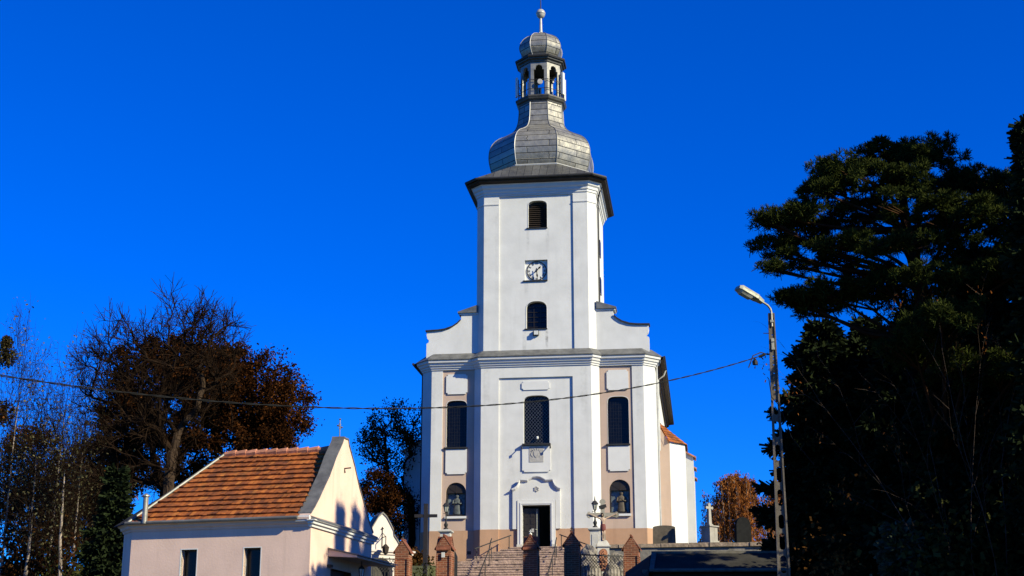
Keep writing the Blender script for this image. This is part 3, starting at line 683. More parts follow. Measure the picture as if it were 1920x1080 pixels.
# lantern fittings: rails, aerial panels, dish
rl = MB()
for z in (28.95, 29.55): rl.tube([p+(z,) for p in octo(1.38, DC)]+[octo(1.38, DC)[0]+(z,)], .022, 5)
for i in range(8): rl.tube([octo(1.38, DC)[i]+(28.4,), octo(1.38, DC)[i]+(29.6,)], .018, 5)
rl.build('lantern_railing', M_black, church)
for a, rr, z0_, z1_, w_ in ((200, 1.60, 28.75, 30.05, .13), (338, 1.58, 28.75, 30.25, .13), (300, 1.0, 28.6, 29.5, .08), (225, 1.0, 28.6, 29.7, .09), (20, 1.55, 28.75, 30.2, .13), (100, 1.55, 28.75, 30.2, .13)):
    Mx = Matrix.Translation((0, DC, 0)) @ Matrix.Rotation(R(a), 4, 'Z')
    m = MB(); m.box(rr-.05, rr+.06, -w_, w_, z0_, z1_, Mx); ao = m.build('antenna_panel', M_ant, church)
    m = MB(); m.tube([Mx @ Vector((rr-.12, 0, z0_-.3)), Mx @ Vector((rr-.12, 0, z1_-.1))], .03, 6); m.box(rr-.3, rr-.05, -.02, .02, z0_+.1, z0_+.16, Mx); m.build('bracket', M_black, ao)
m = MB(); 
for q, (r_, d_) in enumerate([(0, .10), (.06, .09), (.13, .05), (.17, .0), (.175, .0), (.17, .12)]): pass
m.lathe([(.0, .0), (.15, .0), (.175, .03), (.175, .10), (.10, .18), (0, .2)], 18, cap=False)
Mx = Matrix.Translation((.08, DC-1.46, 29.36)) @ Matrix.Rotation(R(8), 4, 'Z') @ Matrix.Rotation(R(-82), 4, 'X')
m.v = [tuple(Mx @ Vector(p)) for p in m.v]; do = m.build('antenna_dish', M_plaque, church, smooth=False)
# things in the niches
def saint(x, label, robe):
    base = ch(x, .76, 1.95); t = MB(); n = 14
    secs = [(0, .17, .11), (.08, .18, .12), (.3, .155, .11), (.55, .13, .10), (.75, .15, .105), (.88, .17, .10), (.95, .13, .08), (.985, .05, .05), (1.02, .052, .055), (1.08, .075, .08), (1.15, .078, .085), (1.21, .05, .055), (1.23, .0, .0)]
    rings = []
    for z, a, b2 in secs:
        rings.append([((a*1.45*(1+.07*math.cos(5*2*math.pi*k/n)*(z < .9)))*math.cos(2*math.pi*k/n), b2*(1+.09*math.cos(6*2*math.pi*k/n)*(z < .9))*math.sin(2*math.pi*k/n), z*.96) for k in range(n)])
    t.loft(rings, True, True, False)
    for sx in (-1, 1): t.tube([(sx*.20, 0, .84), (sx*.25, -.08, .62), (sx*.03, -.18, .68)], [.065, .055, .03], 8)
    root = thing('statue', label, 'statue', base, -CHA)
    t.build('robed_figure', robe, root, smooth=True)
    h = MB(); h.lathe([(.09, 1.0), (.10, 1.1), (.085, 1.18), (.03, 1.205)], 12, (0, .03)); h.build('veil', M_stone, root, smooth=True)
saint(-4.68, 'grey robed saint statue behind glass in the left facade niche', M_robe)
saint(4.80, 'dark robed saint statue behind glass in the right facade niche', M_granite)

# ------------------------------------------------------------------ steps
st = MB(); rise = .165
top_n = 6
for k in range(top_n):
    d = .35+.40*k; hwx = 1.55+.42*k; z = -.04-rise*k
    st.box(-hwx, hwx, -d, .06, z-rise-.02, z)
    st.box(-hwx-.02, hwx+.02, -d-.03, -d+.02, z-.05, z+.003)
zl = -.04-rise*top_n; dl_ = .35+.40*top_n
st.box(-4.4, 4.4, -dl_, .3, zl-.4, zl+.0)
for k in range(27):
    d = dl_+.33*(k+1); z = zl-rise*(k+1)
    xl = -4.3 if k < 6 else -3.35
    st.box(xl, 3.35, -d, -d+.36, z-.45, z)
    st.box(xl-.01, 3.36, -d-.03, -d+.02, z-.05, z+.003)
steps = thing('stairway', 'wide brown stone flight of steps climbing to the church door', 'steps', CH0, -CHA)
st.build('stone_steps', M_step, steps)
dr = MB()
for (x, k) in ((-.25, 1), (-.55, 2), (-.1, 3), (.9, 2), (.65, 4), (-1.9, 5), (-2.5, 9), (.3, 6), (-.6, 8), (1.1, 7), (-2.9, 7)):
    z = -.04-rise*k if k < 6 else zl-rise*(k-5); d = .35+.40*k if k < 6 else dl_+.33*(k-5)
    dr.box(x-.05, x+.05, -d-.04, -d, z-.15, z-.06)
dr.build('drain_slots', M_black, steps)
# handrails: one thing each
def handrail(pts, label, posts):
    t = thing('handrail', label, 'handrail', CH0, -CHA, 'iron handrails of the church steps')
    m = MB(); m.tube(pts, .032, 6); m.build('rail', M_black, t)
    for (x, y, z0_, z1_) in posts:
        m = MB(); m.tube([(x, y, z0_), (x, y, z1_)], .026, 6); m.build('post', M_black, t)
def stz(y):      # stair surface height at distance y in front of the door
    d = -y
    if d < .35: return -.04
    if d < dl_: return -.04-rise*int((d-.35)/.4+1e-6)-rise*0
    return zl-rise*(int((d-dl_)/.33)+1)
handrail([(-3.20, -2.2, -.30), (-1.4, -.35, .62)], 'sloping black iron handrail crossing the tan plinth left of the door', [(-1.5, -.42, -.4, .6), (-3.1, -2.1, -1.05, -.25)])
handrail([(1.35, -.35, .62), (3.3, -2.2, -.25)], 'sloping black iron handrail crossing the tan plinth right of the door', [(1.45, -.42, -.4, .6), (3.15, -2.1, -1.05, -.2)])
def lowrail(x, label):
    ys = [-2.3, -3.1, -4.6, -6.5, -8.6, -10.8]
    pts = [(x, -2.15, stz(-2.2)+.95), (x, -2.5, stz(-2.5)+.95)]+[(x-.03*i, y, zl-rise*(-y-dl_)/.33+.78) for i, y in enumerate(ys[1:])]
    handrail(pts, label, [(x, y, stz(y)-.3, (zl-rise*max(0, -y-dl_)/.33+.80)) for y in ys])
lowrail(-2.25, 'thin black handrail running down the lower steps, left of the brick post with sunlit-white finial')
lowrail(1.35, 'thin black handrail running down the lower steps, right of the brick post with sunlit-white finial')

# ------------------------------------------------------------------ retaining wall with coping
rw = thing('retaining_wall', 'low stone retaining wall with rough pale coping under the gravestones', 'wall', CH0, -CHA)
w_ = MB(); w_.box(4.4, 34, WALL_Y, WALL_Y+.6, -7.0, -1.48); w_.build('wall_body', M_stone, rw)
w_ = MB(); xx = 4.3
while xx < 34:
    L_ = random.uniform(.7, 1.3); dz = random.uniform(-.02, .03)
    w_.box(xx, xx+L_-.02, WALL_Y-.10+random.uniform(-.03, .03), WALL_Y+.7, -1.48, -1.30+dz); xx += L_
w_.build('coping', M_copst, rw)

# ------------------------------------------------------------------ gravestones and crosses on the terrace
def frame_px(px, py, Y): return at(px, py, Y)
p = at(1246, 1027.5, 73.6)
t = thing('gravestone', 'broad dark gravestone with a gently curved top, in front of the church corner', 'gravestone', p, -R(6))
m = MB(); w_ = .56
ol = [(-w_, .12), (w_, .12), (w_*.97, .98)]+[(w_*.97*math.cos(a), .98+.10*math.sin(a)) for a in np.linspace(.2, math.pi-.2, 8)]+[(-w_*.97, .98)]
m.plate(ol, [], -.16, .16, back=True); m.build('slab', M_granite, t)
m = MB(); m.box(-.66, .66, -.3, .3, -.1, .14); m.build('base', M_granite, t)
p = at(1331.5, 1028, 72.2)
t = thing('grave_monument', 'pale stone pedestal with a cross on top, standing beside the church', 'monument', p, R(40))
m = MB(); m.box(-.35, .35, -.35, .35, -.1, .16); m.box(-.32, .32, -.32, .32, .16, .34); m.box(-.27, .27, -.27, .27, .34, 1.0); m.build('pedestal', M_grave, t)
m = MB(); m.box(-.33, .33, -.33, .33, 1.0, 1.06); m.box(-.13, .13, -.13, .13, 1.06, 1.15); m.build('cap', M_grave, t)
m = MB(); m.loft([[(-.10, -.08, 1.15), (.10, -.08, 1.15), (.10, .08, 1.15), (-.10, .08, 1.15)], [(-.075, -.07, 1.85), (.075, -.07, 1.85), (.075, .07, 1.85), (-.075, .07, 1.85)]], True, True, True)
m.plate([(-.07, 1.80), (.07, 1.80), (.08, 1.88), (.22, 1.86), (.26, 1.93), (.22, 2.0), (.08, 1.98), (.09, 2.10), (.0, 2.18), (-.09, 2.10), (-.08, 1.98), (-.22, 2.0), (-.26, 1.93), (-.22, 1.86), (-.08, 1.88)], [], -.06, .06, back=True); m.build('cross', M_grave, t)
p = at(1394, 1028, 74.5)
t = thing('gravestone', 'tall dark stele with an arched top, in front of the orange birches', 'gravestone', p, R(20))
m = MB(); m.plate([(-.42, .1), (.42, .1), (.40, 1.15)]+[(.38*math.cos(a), 1.15+.38*math.sin(a)) for a in np.linspace(.1, math.pi-.1, 10)]+[(-.40, 1.15)], [], -.12, .12, back=True); m.build('slab', M_gblack, t)
m = MB(); m.box(-.5, .5, -.25, .25, -.1, .12); m.build('base', M_gblack, t)
p = at(1314, 1028, 78)
t = thing('cross', 'small dark grave cross left of the pale pedestal monument', 'cross', p, 0)
m = MB(); m.box(-.05, .05, -.04, .04, -.1, .5); m.box(-.14, .14, -.04, .04, .26, .36); m.build('cross_beam', M_gblack, t)
# wooden mission cross, left
p = at(797, 1068, 71.0)
t = thing('wooden_cross', 'tall dark wooden mission cross with a long crossbar, left of the church', 'cross', p, -R(4))
m = MB(); m.box(-.095, .095, -.09, .09, -.6, 3.08); m.build('upright', M_door, t)
m = MB(); m.box(-.54, .54, -.07, .07, 2.44, 2.58); m.build('crossbar', M_door, t)
# ------------------------------------------------------------------ lantern pedestals either side of the steps
def lantern_pedestal(px, py_cap, Y, label, zlant):
    cap = at(px, py_cap, Y)
    z0 = ground_z(cap.x, Y)-.3; h = cap.z-z0
    t = thing('lamp_pedestal', label, 'pedestal', (cap.x, cap.y, z0), -R(7), 'white lamp pedestals of the steps')
    m = MB(); m.box(-.24, .24, -.24, .24, .4, h-.12); m.plate([(-.15, h-1.0), (.15, h-1.0), (.15, h-.28), (-.15, h-.28)], [], -.262, -.235); m.build('shaft', M_pale, t)
    m = MB(); m.prism([(-.36, -.36), (.36, -.36), (.36, .36), (-.36, .36)], -.2, .45); m.build('base', M_pale, t)
    m = MB(); m.loft([[(sx*k, sy*k, z) for sx, sy in ((-1, -1), (1, -1), (1, 1), (-1, 1))] for k, z in ((.24, h-.12), (.33, h-.05), (.34, h), (.30, h+.03), (.14, h+.07))], True, False, True); m.build('cap', M_pale, t)
    lt = thing('lantern', 'wrought black lantern standing on the '+zlant, 'lantern', (cap.x, cap.y, cap.z+.06), 0, 'lanterns on the pedestals')
    m = MB(); m.lathe([(.13, 0), (.12, .06), (.06, .12), (.09, .2), (.10, .26), (.05, .36), (.035, .44), (.045, .5), (.03, .56), (.03, .82), (.07, .86), (.02, .9)], 12); m.build('stem', M_black, lt)
    m = MB(); m.lathe([(.07, .88), (.13, 1.16)], 6); m.build('glass', M_lens, lt)
    m = MB(); m.lathe([(.18, 1.15), (.17, 1.18), (.08, 1.30), (.03, 1.33), (.03, 1.36), (.015, 1.5), (0, 1.56)], 6)
    for k in range(6):
        a = math.pi/3*k; m.tube([(.07*math.cos(a), .07*math.sin(a), .87), (.135*math.cos(a), .135*math.sin(a), 1.17)], .012, 4)
    m.build('lantern_cage', M_black, lt)
    m = MB(); m.tube([(-.14, 0, .78), (-.05, 0, .80), (.0, 0, .74)], .015, 5); m.build('scroll_arm', M_black, lt)
lantern_pedestal(836, 996, 73, 'white stone lamp pedestal behind the brick post left of the steps', 'left white pedestal, beside the niche')
lantern_pedestal(1116, 992, 73, 'white stone lamp pedestal behind the crucifix, right of the steps', 'right white pedestal, behind the crucifix arm')

# ------------------------------------------------------------------ crucifix
cp_ = at(1131, 1026, 60.0); cz0 = ground_z(cp_.x, 60.0)-.2
t = thing('crucifix', 'stone wayside crucifix with a painted Christ figure, in front of the right church bay', 'crucifix', (cp_.x, 60, cp_.z), -R(2))
H0 = cz0-cp_.z
m = MB(); m.box(-.235, .235, -.22, .22, -1.05, 0); m.box(-.30, .30, -.27, .27, -1.35, -1.05); m.box(-.36, .36, -.33, .33, H0, -1.35); m.build('pedestal', M_pale, t)
m = MB(); m.box(-.29, .29, -.27, .27, 0, .04); m.loft([[(sx*a, sy*b2, z) for sx, sy in ((-1, -1), (1, -1), (1, 1), (-1, 1))] for a, b2, z in ((.25, .23, .04), (.23, .2, .12), (.14, .12, .26))], True, False, True); m.build('cap', M_pale, t)
m = MB(); m.plate(arch(-.16, .16, -.95, -.25, -.08, 10), [], -.245, -.215); 
for k in range(16): 
    a = RNG.uniform(-.12, .12), RNG.uniform(-.9, -.2); m.lathe([(0, 0), (.05, .02), (.03, .05), (0, .06)], 6)
    for q in range(len(m.v)-24, len(m.v)): x, y, z = m.v[q]; m.v[q] = (a[0]+x, -.245-z, a[1]+y)
m.build('relief', M_relief, t)
cr = MB(); zb = .26; zt_ = 1.92; za = 1.28
L = [(-.10, zb), (.10, zb), (.085, za-.08), (.50, za-.08), (.53, za-.13), (.60, za-.10), (.66, za), (.60, za+.10), (.53, za+.13), (.50, za+.08), (.085, za+.08), (.085, zt_-.16), (.13, zt_-.13), (.10, zt_-.05), (0, zt_), (-.10, zt_-.05), (-.13, zt_-.13), (-.085, zt_-.16), (-.085, za+.08), (-.50, za+.08), (-.53, za+.13), (-.60, za+.10), (-.66, za), (-.60, za-.10), (-.53, za-.13), (-.50, za-.08), (-.085, za-.08)]
cr.plate(L, [], -.07, .07, back=True); cr.build('cross', M_grave, t)
m = MB(); m.box(-.15, .15, -.12, -.07, 1.53, 1.66, Matrix.Rotation(R(-14), 4, 'Y') @ Matrix.Translation((-.38, 0, 0))); 
to = m.build('title_board', M_black, t)
mm = sum((v.co for v in to.data.vertices), Vector())/8
for v in to.data.vertices: v.co += Vector((0, -.095, 1.60))-mm
def skin_body(name, mat, parent, chains, root=0, sub=2):
    """one continuous body grown from a joint skeleton"""
    me = bpy.data.meshes.new(name); vs, es, rs = [], [], []
    idx = {}
    for chn in chains:
        prev = None
        for key, co, r_ in chn:
            if key not in idx: idx[key] = len(vs); vs.append(co); rs.append(r_)
            if prev is not None: es.append((prev, idx[key]))
            prev = idx[key]
    me.from_pydata(vs, es, []); o = bpy.data.objects.new(name, me); S.collection.objects.link(o)
    sm_ = o.modifiers.new('skin', 'SKIN'); sm_.use_smooth_shade = True
    for i, r_ in enumerate(rs):
        d = me.skin_vertices[0].data[i]; d.radius = (r_, r_*.85) if not hasattr(r_, '__len__') else r_; d.use_root = (i == root)
    ss = o.modifiers.new('sub', 'SUBSURF'); ss.levels = sub; ss.render_levels = sub
    dg = bpy.context.evaluated_depsgraph_get(); m2 = bpy.data.meshes.new_from_object(o.evaluated_get(dg))
    bpy.data.objects.remove(o); m2.materials.clear(); m2.materials.append(mat)
    o2 = bpy.data.objects.new(name, m2); S.collection.objects.link(o2); o2.parent = parent; return o2
yb = -.13
P = {'pel': ((.0, yb-.01, .80), .070), 'bel': ((.0, yb-.015, .90), .060), 'che': ((.0, yb-.03, 1.05), .080), 'nck': ((-.01, yb-.03, 1.17), .034), 'hd1': ((-.02, yb-.05, 1.235), .046), 'hd2': ((-.028, yb-.06, 1.29), .050)}
k_ = lambda n: (n, P[n][0], P[n][1])
def arm(s_): return [('che', *P['che']), ('sh%d' % s_, (s_*.11, yb-.01, 1.12), .040), ('el%d' % s_, (s_*.30, yb+.01, 1.20), .028), ('wr%d' % s_, (s_*.48, yb+.03, 1.285), .020), ('pm%d' % s_, (s_*.535, yb+.035, 1.30), .022)]
def leg(s_): return [('pel', *P['pel']), ('hp%d' % s_, (s_*.05, yb, .74), .055), ('kn%d' % s_, (s_*.035+.02, yb-.06, .54), .040), ('an%d' % s_, (s_*.02, yb+.0, .31), .026), ('ft%d' % s_, (s_*.02, yb-.045, .25), .024)]
def fingers(s_):
    r_ = []
    for i, (dz, L2) in enumerate(((.012, .034), (.004, .04), (-.004, .037), (-.012, .028))):
        r_.append([('pm%d' % s_, (s_*.535, yb+.035, 1.30), .022), ('f%d%d' % (s_, i), (s_*(.535+L2*.7), yb+.03, 1.30+dz*1.6), .006), ('g%d%d' % (s_, i), (s_*(.535+L2*1.2), yb+.015, 1.30+dz*1.9), .005)])
    r_.append([('pm%d' % s_, (s_*.535, yb+.035, 1.30), .022), ('t%d' % s_, (s_*.54, yb+.02, 1.335), .006)]); return r_
chains = [[k_('pel'), k_('bel'), k_('che'), k_('nck'), k_('hd1'), k_('hd2')], arm(-1), arm(1), leg(-1), leg(1)]+fingers(-1)+fingers(1)
fig = skin_body('christ_figure', M_skin, t, chains)
m = MB(); m.loft([[(a*math.cos(2*math.pi*k/12), yb-.015+b2*math.sin(2*math.pi*k/12), z) for k in range(12)] for a, b2, z in ((.085, .078, .90), (.105, .088, .85), (.115, .095, .76), (.10, .09, .66), (.09, .085, .63))], True); m.build('loincloth', M_loin, fig, smooth=True)
m = MB(); m.lathe([(.02, 1.345), (.05, 1.33), (.06, 1.29), (.062, 1.24), (.05, 1.18)], 10, (-.024, yb-.03)); m.build('hair', M_brown, fig, smooth=True)
# rockery round the crucifix
M_rock = rough_mat('rockery_stone', (.20, .175, .145), .4, 2.5, .95, .9, 6, .06, streak=.4)
for i, (px, py, Y, r_) in enumerate(((1101, 1052, 59.5, .42), (1098, 1068, 59, .40), (1111, 1078, 58.6, .40), (1157, 1060, 60, .42), (1166, 1072, 59.3, .40), (1147, 1076, 58.8, .36), (1108, 1042, 62.5, .45))):
    r_ *= .85; p = at(px, py, Y); m = bmesh.new(); bmesh.ops.create_icosphere(m, subdivisions=3, radius=1)
    off = RNG.uniform(0, 10, 3)
    for v in m.verts:
        n_ = v.co.copy(); k = 1+.22*math.sin(n_.x*3+off[0])*math.cos(n_.y*3.3+off[1])+.12*math.sin(n_.z*6+off[2])+.05*math.sin(n_.x*11+n_.z*9)
        v.co = Vector((n_.x*r_*k, n_.y*r_*.8*k, n_.z*r_*1.2*k))
    me = bpy.data.meshes.new('rock'); m.to_mesh(me); m.free(); me.materials.append(M_rock)
    o = bpy.data.objects.new('rock', me); S.collection.objects.link(o); o.location = p
    tag(o, ['pale rockery boulder left of the crucifix, upper one beside its pedestal', 'pale rockery boulder left of the crucifix, behind the fence pickets', 'pale rockery boulder at the foot of the crucifix, lowest on its left', 'pale rockery boulder right of the crucifix, highest on that side', 'pale rockery boulder right of the crucifix, next to the brick gatepost', 'pale rockery boulder right of the crucifix, against its pedestal', 'rough boulder under the right white lamp pedestal'][i], 'rock', 'rockery boulders around the crucifix')
rkm = MB(); c0 = at(1133, 1075, 60.6)
rk = thing('rockery_mound', 'low earth mound of the rockery carrying the crucifix', 'mound', (c0.x, c0.y+.3, ground_z(c0.x, c0.y)))
hm = c0.z-ground_z(c0.x, c0.y)
rkm.lathe([(2.1, -.3), (1.7, hm*.4), (1.3, hm*.75), (.8, hm*.98), (0, hm)], 20, cap=False); rkm.build('mound_earth', M_rock, rk, smooth=True)

# ------------------------------------------------------------------ brick gateposts and fence
def gatepost(px, py_apex, Y, w, label, cross=False, finial=None, yaw=-R(10)):
    ap_ = at(px, py_apex, Y); z0 = ground_z(ap_.x, Y)-.3
    h = ap_.z-z0
    t = thing('brick_gatepost', label, 'gatepost', (ap_.x, Y, z0), yaw, 'red brick gateposts of the churchyard fence')
    hw = w/2; ge = h-w*.72
    m = MB(); b2 = hw*.86
    m.box(-b2, b2, -b2, b2, 0, ge-.02)
    m.build('shaft', M_brick, t)
    m = MB()
    for sx in (-1, 1):
        for sy in (-1, 1): m.box(sx*b2-.035 if sx > 0 else -b2-.035, sx*b2+.035 if sx > 0 else -b2+.035, sy*b2-.035 if sy > 0 else -b2-.035, sy*b2+.035 if sy > 0 else -b2+.035, 0, ge-.28)
    m.build('corner_pier', M_brick, t)
    m = MB(); gab = [(-hw*.94, ge-.30), (hw*.94, ge-.30), (hw*.94, ge+.02), (0, h-.05), (-hw*.94, ge+.02)]
    m.plate(gab, [], -hw*.92, hw*.92, back=True)
    if cross: m.plate([(x*1.0, z-.03) for x, z in gab], [], -hw*.88, hw*.88, back=True, M=Matrix.Rotation(R(90), 4, 'Z'))
    m.build('gable_head', M_brick, t)
    for sx in (-1, 1):
        m = MB(); m.loft([[(0, y, h+.035), (sx*(hw+.06), y, ge-.05), (sx*(hw+.06), y, ge-.09), (0, y, h-.01)] for y in (-hw*.95, hw*.95)], True, True, True); m.build('coping', M_cop, t)
        if cross:
            m = MB(); m.loft([[(y, 0, h+.0), (y, sx*(hw+.06), ge-.08), (y, sx*(hw+.06), ge-.12), (y, 0, h-.04)] for y in (-hw*.95, hw*.95)], True, True, True); m.build('coping', M_cop, t)
    m = MB(); m.tube([(0, -hw*.97, h+.03), (0, hw*.97, h+.03)], .04, 8); m.build('ridge', M_cop, t)
    if finial is not None:
        m = MB(); m.lathe([(.06, h+.04), (.05, h+.10), (.02, h+.11), (.02, h+.12)], 8, (0, -hw*.6)); m.box(-.014, .014, -hw*.6-.015, -hw*.6+.015, h+.10, h+.22); m.box(-.045, .045, -hw*.6-.015, -hw*.6+.015, h+.15, h+.175); m.build('finial', finial, t)
    return t
FD = 55.0
gatepost(757, 1014, 54.0, .53, 'brick gatepost with a single gable head next to the white chapel gate', finial=M_black)
gb = gatepost(835, 1006, FD, .57, 'brick gatepost with small white number plate, left of the steps', True)
gatepost(996, 1006, 53.0, .52, 'brick gatepost with a cross finial coloured sunlit white, standing before the steps', True, M_ant)  # this finial's metal is coloured white to stand for the sun on it
gatepost(1073, 1000, 54, .56, 'brick gatepost in shade right of the steps, beside the crucifix fence', False, M_black)
gatepost(1184, 1007, 55, .58, 'brick gatepost with broad gable head next to the dark tar roof', False)
m = MB(); h_ = at(833, 1042, FD).z-gb.location.z; m.box(-.06, .06, -.345, -.31, h_-.09, h_+.09); m.build('number_plate', M_ant, gb)
def fence_panel(pa, pb, label, arc=True):
    A, B = Vector(pa), Vector(pb); L_ = (Vector((B.x, B.y, 0))-Vector((A.x, A.y, 0))).length
    z0 = min(ground_z(A.x, A.y), ground_z(B.x, B.y))+.05
    t = thing('iron_fence', label, 'fence', (A.x, A.y, z0), math.atan2(B.y-A.y, B.x-A.x), 'iron lattice fence panels')
    H = A.z-z0
    m = MB()
    for z in (H, H-.95, .12): m.box(0, L_, -.018, .018, z-.02, z+.02)
    for x in (0.0, L_): m.box(x-.02, x+.02, -.02, .02, 0, H+.02)
    m.build('frame', M_black, t)
    m = MB(); s_ = .115
    n_ = int(L_/s_)+8
    for k in range(-8, n_):
        for sg in (1, -1):
            x0_, x1_ = k*s_, k*s_+.42
            za_, zb_ = (H-.46, H-.02) if sg > 0 else (H-.02, H-.46)
            def cl(x): return za_+(zb_-za_)*(x-x0_)/(x1_-x0_)
            a, b3 = max(x0_, 0.0), min(x1_, L_)
            if b3 > a+.02: m.tube([(a, sg*.006, cl(a)), (b3, sg*.006, cl(b3))], .011, 4)
    m.build('lattice', M_black, t)
    m = MB()
    k = .06
    while k < L_:
        m.tube([(k, 0, .12), (k, 0, H-.46)], .014, 4); k += .125
    m.build('pickets', M_black, t)
    if arc:
        m = MB(); m.tube([(L_*.72+.36*math.cos(a), -.02, H-1.25+.42*math.sin(a)) for a in np.linspace(0, math.pi, 14)], .016, 5)
        m.tube([(L_*.25+.25*math.cos(a), -.02, H-1.0+.3*math.sin(a)) for a in np.linspace(0, math.pi, 14)], .016, 5); m.build('scroll', M_black, t)
    m = MB(); k = .1
    while k < L_: m.lathe([(.018, H), (.022, H+.03), (0, H+.07)], 6, (k, 0)); k += .25
    m.build('spikes', M_black, t)
fence_panel(at(1088, 1040, 54.2), at(1171, 1040, 54.8), 'black iron lattice fence panel in front of the crucifix')
fence_panel(at(700, 1047, 53.6), at(741, 1047, 53.9), 'black iron lattice fence panel between the hut and the first brick gatepost', False)
# gate leaf opened inwards at the left gatepost
A = at(853, 1036, 55.3)
fence_panel(A, at(857, 1041, 57.2), 'black iron gate leaf swung open beside the left brick gatepost', False)

# ------------------------------------------------------------------ the hut (mortuary chapel) on the left
HA = R(15.1); HO = Vector((-6.158, 46.0, 7.078))
hut = thing('chapel_hut', 'small pink rendered chapel with orange tiled hip roof and curved front gable', 'building', HO, -HA)
HL, HW, HZ0 = 6.70, 5.35, -4.2
c = .62
hp = [(-HL, c), (-HL+c, 0), (0, 0), (0, HW), (-HL+c, HW), (-HL, HW-c)]
w_ = MB(); n_ = len(hp)
w_.add([(x, y, z) for z in (HZ0, .0) for x, y in hp], [(i, (i+1) % n_, n_+(i+1) % n_, n_+i) for i in range(n_) if i not in (1, 2)])
wins = [rect(-4.32, -3.78, -2.3, -.63), rect(-2.19, -1.63, -2.3, -.63)]
w_.plate(rect(-HL+c, 0, HZ0, 0), wins, 0, .2, side=False)
Mg = Matrix(((0, -1, 0, 0), (1, 0, 0, 0), (0, 0, 1, 0), (0, 0, 0, 1)))   # local x -> hut Y, local y -> -hut X
hdoor = [(1.72, HZ0), (3.5, HZ0), (3.5, -1.15), (1.72, -1.15)]
w_.plate([(0, HZ0), (1.72, HZ0), (1.72, -1.15), (3.5, -1.15), (3.5, HZ0), (HW, HZ0), (HW, 0), (0, 0)], [], 0, .3, M=Mg, side=False)
w_.build('wall', M_hut, hut)
for wv in wins:
    q = MB(); q.plate([(wv[0][0]-.03, wv[0][1]), (wv[1][0]+.03, wv[1][1]), (wv[2][0]+.03, wv[2][1]+.03), (wv[3][0]-.03, wv[3][1]+.03)], [wv], -.004, .28); q.build('window_reveal', M_trim, hut)
    q = MB(); q.add([(x, .26, z) for x, z in wv], [(0, 1, 2, 3)]); wo = q.build('window', M_glass, hut)
    q = MB(); q.plate([(x, z) for x, z in wv], [[(wv[0][0]+.05, wv[0][1]+.05), (wv[1][0]-.05, wv[1][1]+.05), (wv[2][0]-.05, wv[2][1]-.05), (wv[3][0]+.05, wv[3][1]-.05)]], .23, .26); q.build('window_frame', M_door, wo)
q = MB(); q.add([Mg @ Vector((x, .22, z)) for x, z in hdoor], [(0, 1, 2, 3)]); q.plate([(1.76, HZ0), (2.58, HZ0), (2.58, -1.2), (1.76, -1.2)], [], .16, .2, M=Mg); q.build('door', M_black, hut)
# moulded eaves cornice
q = MB(); q.sweep([(-HL, HW-c), (-HL, c), (-HL+c, 0), (0, 0), (0, .001)][:4], [(-.02, -.03), (.03, -.02), (.05, .04), (.11, .08), (.13, .15), (.19, .18), (.20, .24), (-.02, .26)]); q.build('eaves_cornice', M_hut, hut)
q = MB(); q.sweep([(-.06, 0), (0, 0), (0, HW), (-.06, HW)], [(-.02, -.05), (.06, -.04), (.07, .03), (.13, .05), (.14, .12), (.20, .14), (.20, .17), (-.02, .2)]); q.build('gable_cornice', M_trim, hut)
q = MB(); q.loft([[(x, y, z) for x, z in ((.0, .30), (.22, .20), (.22, .16), (0, .18))] for y in (0, HW)], True, True, True); q.build('cornice_tiles', M_zinc, hut)
# roof: front slope with real tiles, hip and back planes
EZ, RZ, RY = .20, 2.76, HW/2
eL, eR = -HL+c+.18, -.35
rL = -4.29
def fq(u, v): return Vector((eL-.25+(eR-(eL-.25))*u, -.22+(RY+.22)*v, EZ+(RZ-EZ)*v))
def keep(u, v): return (eL-.25+(eR-eL+.25)*u) > eL-.12+(rL-eL+.12)*v
rt = tiles_on(fq, 14, 38, keep, .055, .035)
rt.add([fq(0, 0), fq(1, 0), fq(1, 1), Vector((rL, RY, RZ))], [(0, 1, 2, 3)])
rt.build('roof', M_tile, hut)
q = MB(); q.add([(eL-.25, -.22, EZ), (rL, RY, RZ), (-HL-.3, c-.2, EZ), (-HL-.3, HW-c+.2, EZ), (eL-.2, HW+.28, EZ), (eR, RY, RZ), (eR, HW+.28, EZ)], [(0, 2, 1), (2, 3, 1), (3, 4, 1), (1, 4, 6, 5)]); q.build('hip_roof', M_tar, hut)
hs_ = MB(); hs_.tube([(eL-.22, -.22, EZ+.05), (rL, RY, RZ+.06)], .05, 8); hs_.build('hip_flashing', M_zinc, hut)
x = rL
while x < eR-.1:
    q = MB(); q.tube([(x, RY, RZ+.02), (x+.40, RY, RZ+.05)], [.10, .125], 8); q.build('ridge_tile', M_ridge, hut); x += .37
q = MB(); q.tube([(eL-.3, -.25, EZ+.02), (eR, -.25, EZ+.03)], .055, 8); q.build('gutter', M_zinc, hut)
# curved gable with sheet coping
gp = [(-.10, .12), (-.08, .36), (.24, .62), (.56, .92), (.98, 1.36), (1.34, 1.72), (1.60, 2.06), (1.84, 2.38), (2.12, 2.68), (2.40, 2.98), (2.47, 3.14)]
gfull = gp+[(5.35-y, z) for y, z in gp[::-1]]
gfull = [(-.0, -.02)]+gfull+[(5.35, -.02)]
q = MB(); q.plate(gfull, [], 0, .36, back=True, M=Mg); q.build('gable', M_hut, hut)
for sd in (0, 1):
    q = MB(); pts = gp[1:] + [(2.67, 3.13)]
    if sd: pts = [(5.35-y, z) for y, z in pts]
    q.loft([[(xx, y, z+dz) for xx, dz in ((.03, -.015), (.03, .035), (-.40, .05), (-.40, -.015))] for y, z in pts], True, True, True); q.build('gable_coping', M_zinc, hut)
q = MB(); q.box(-.45, .0, -.16, .12, .12, .30); q.build('kneeler', M_trim, hut)
q = MB(); X0, Y0 = -.22, 2.67
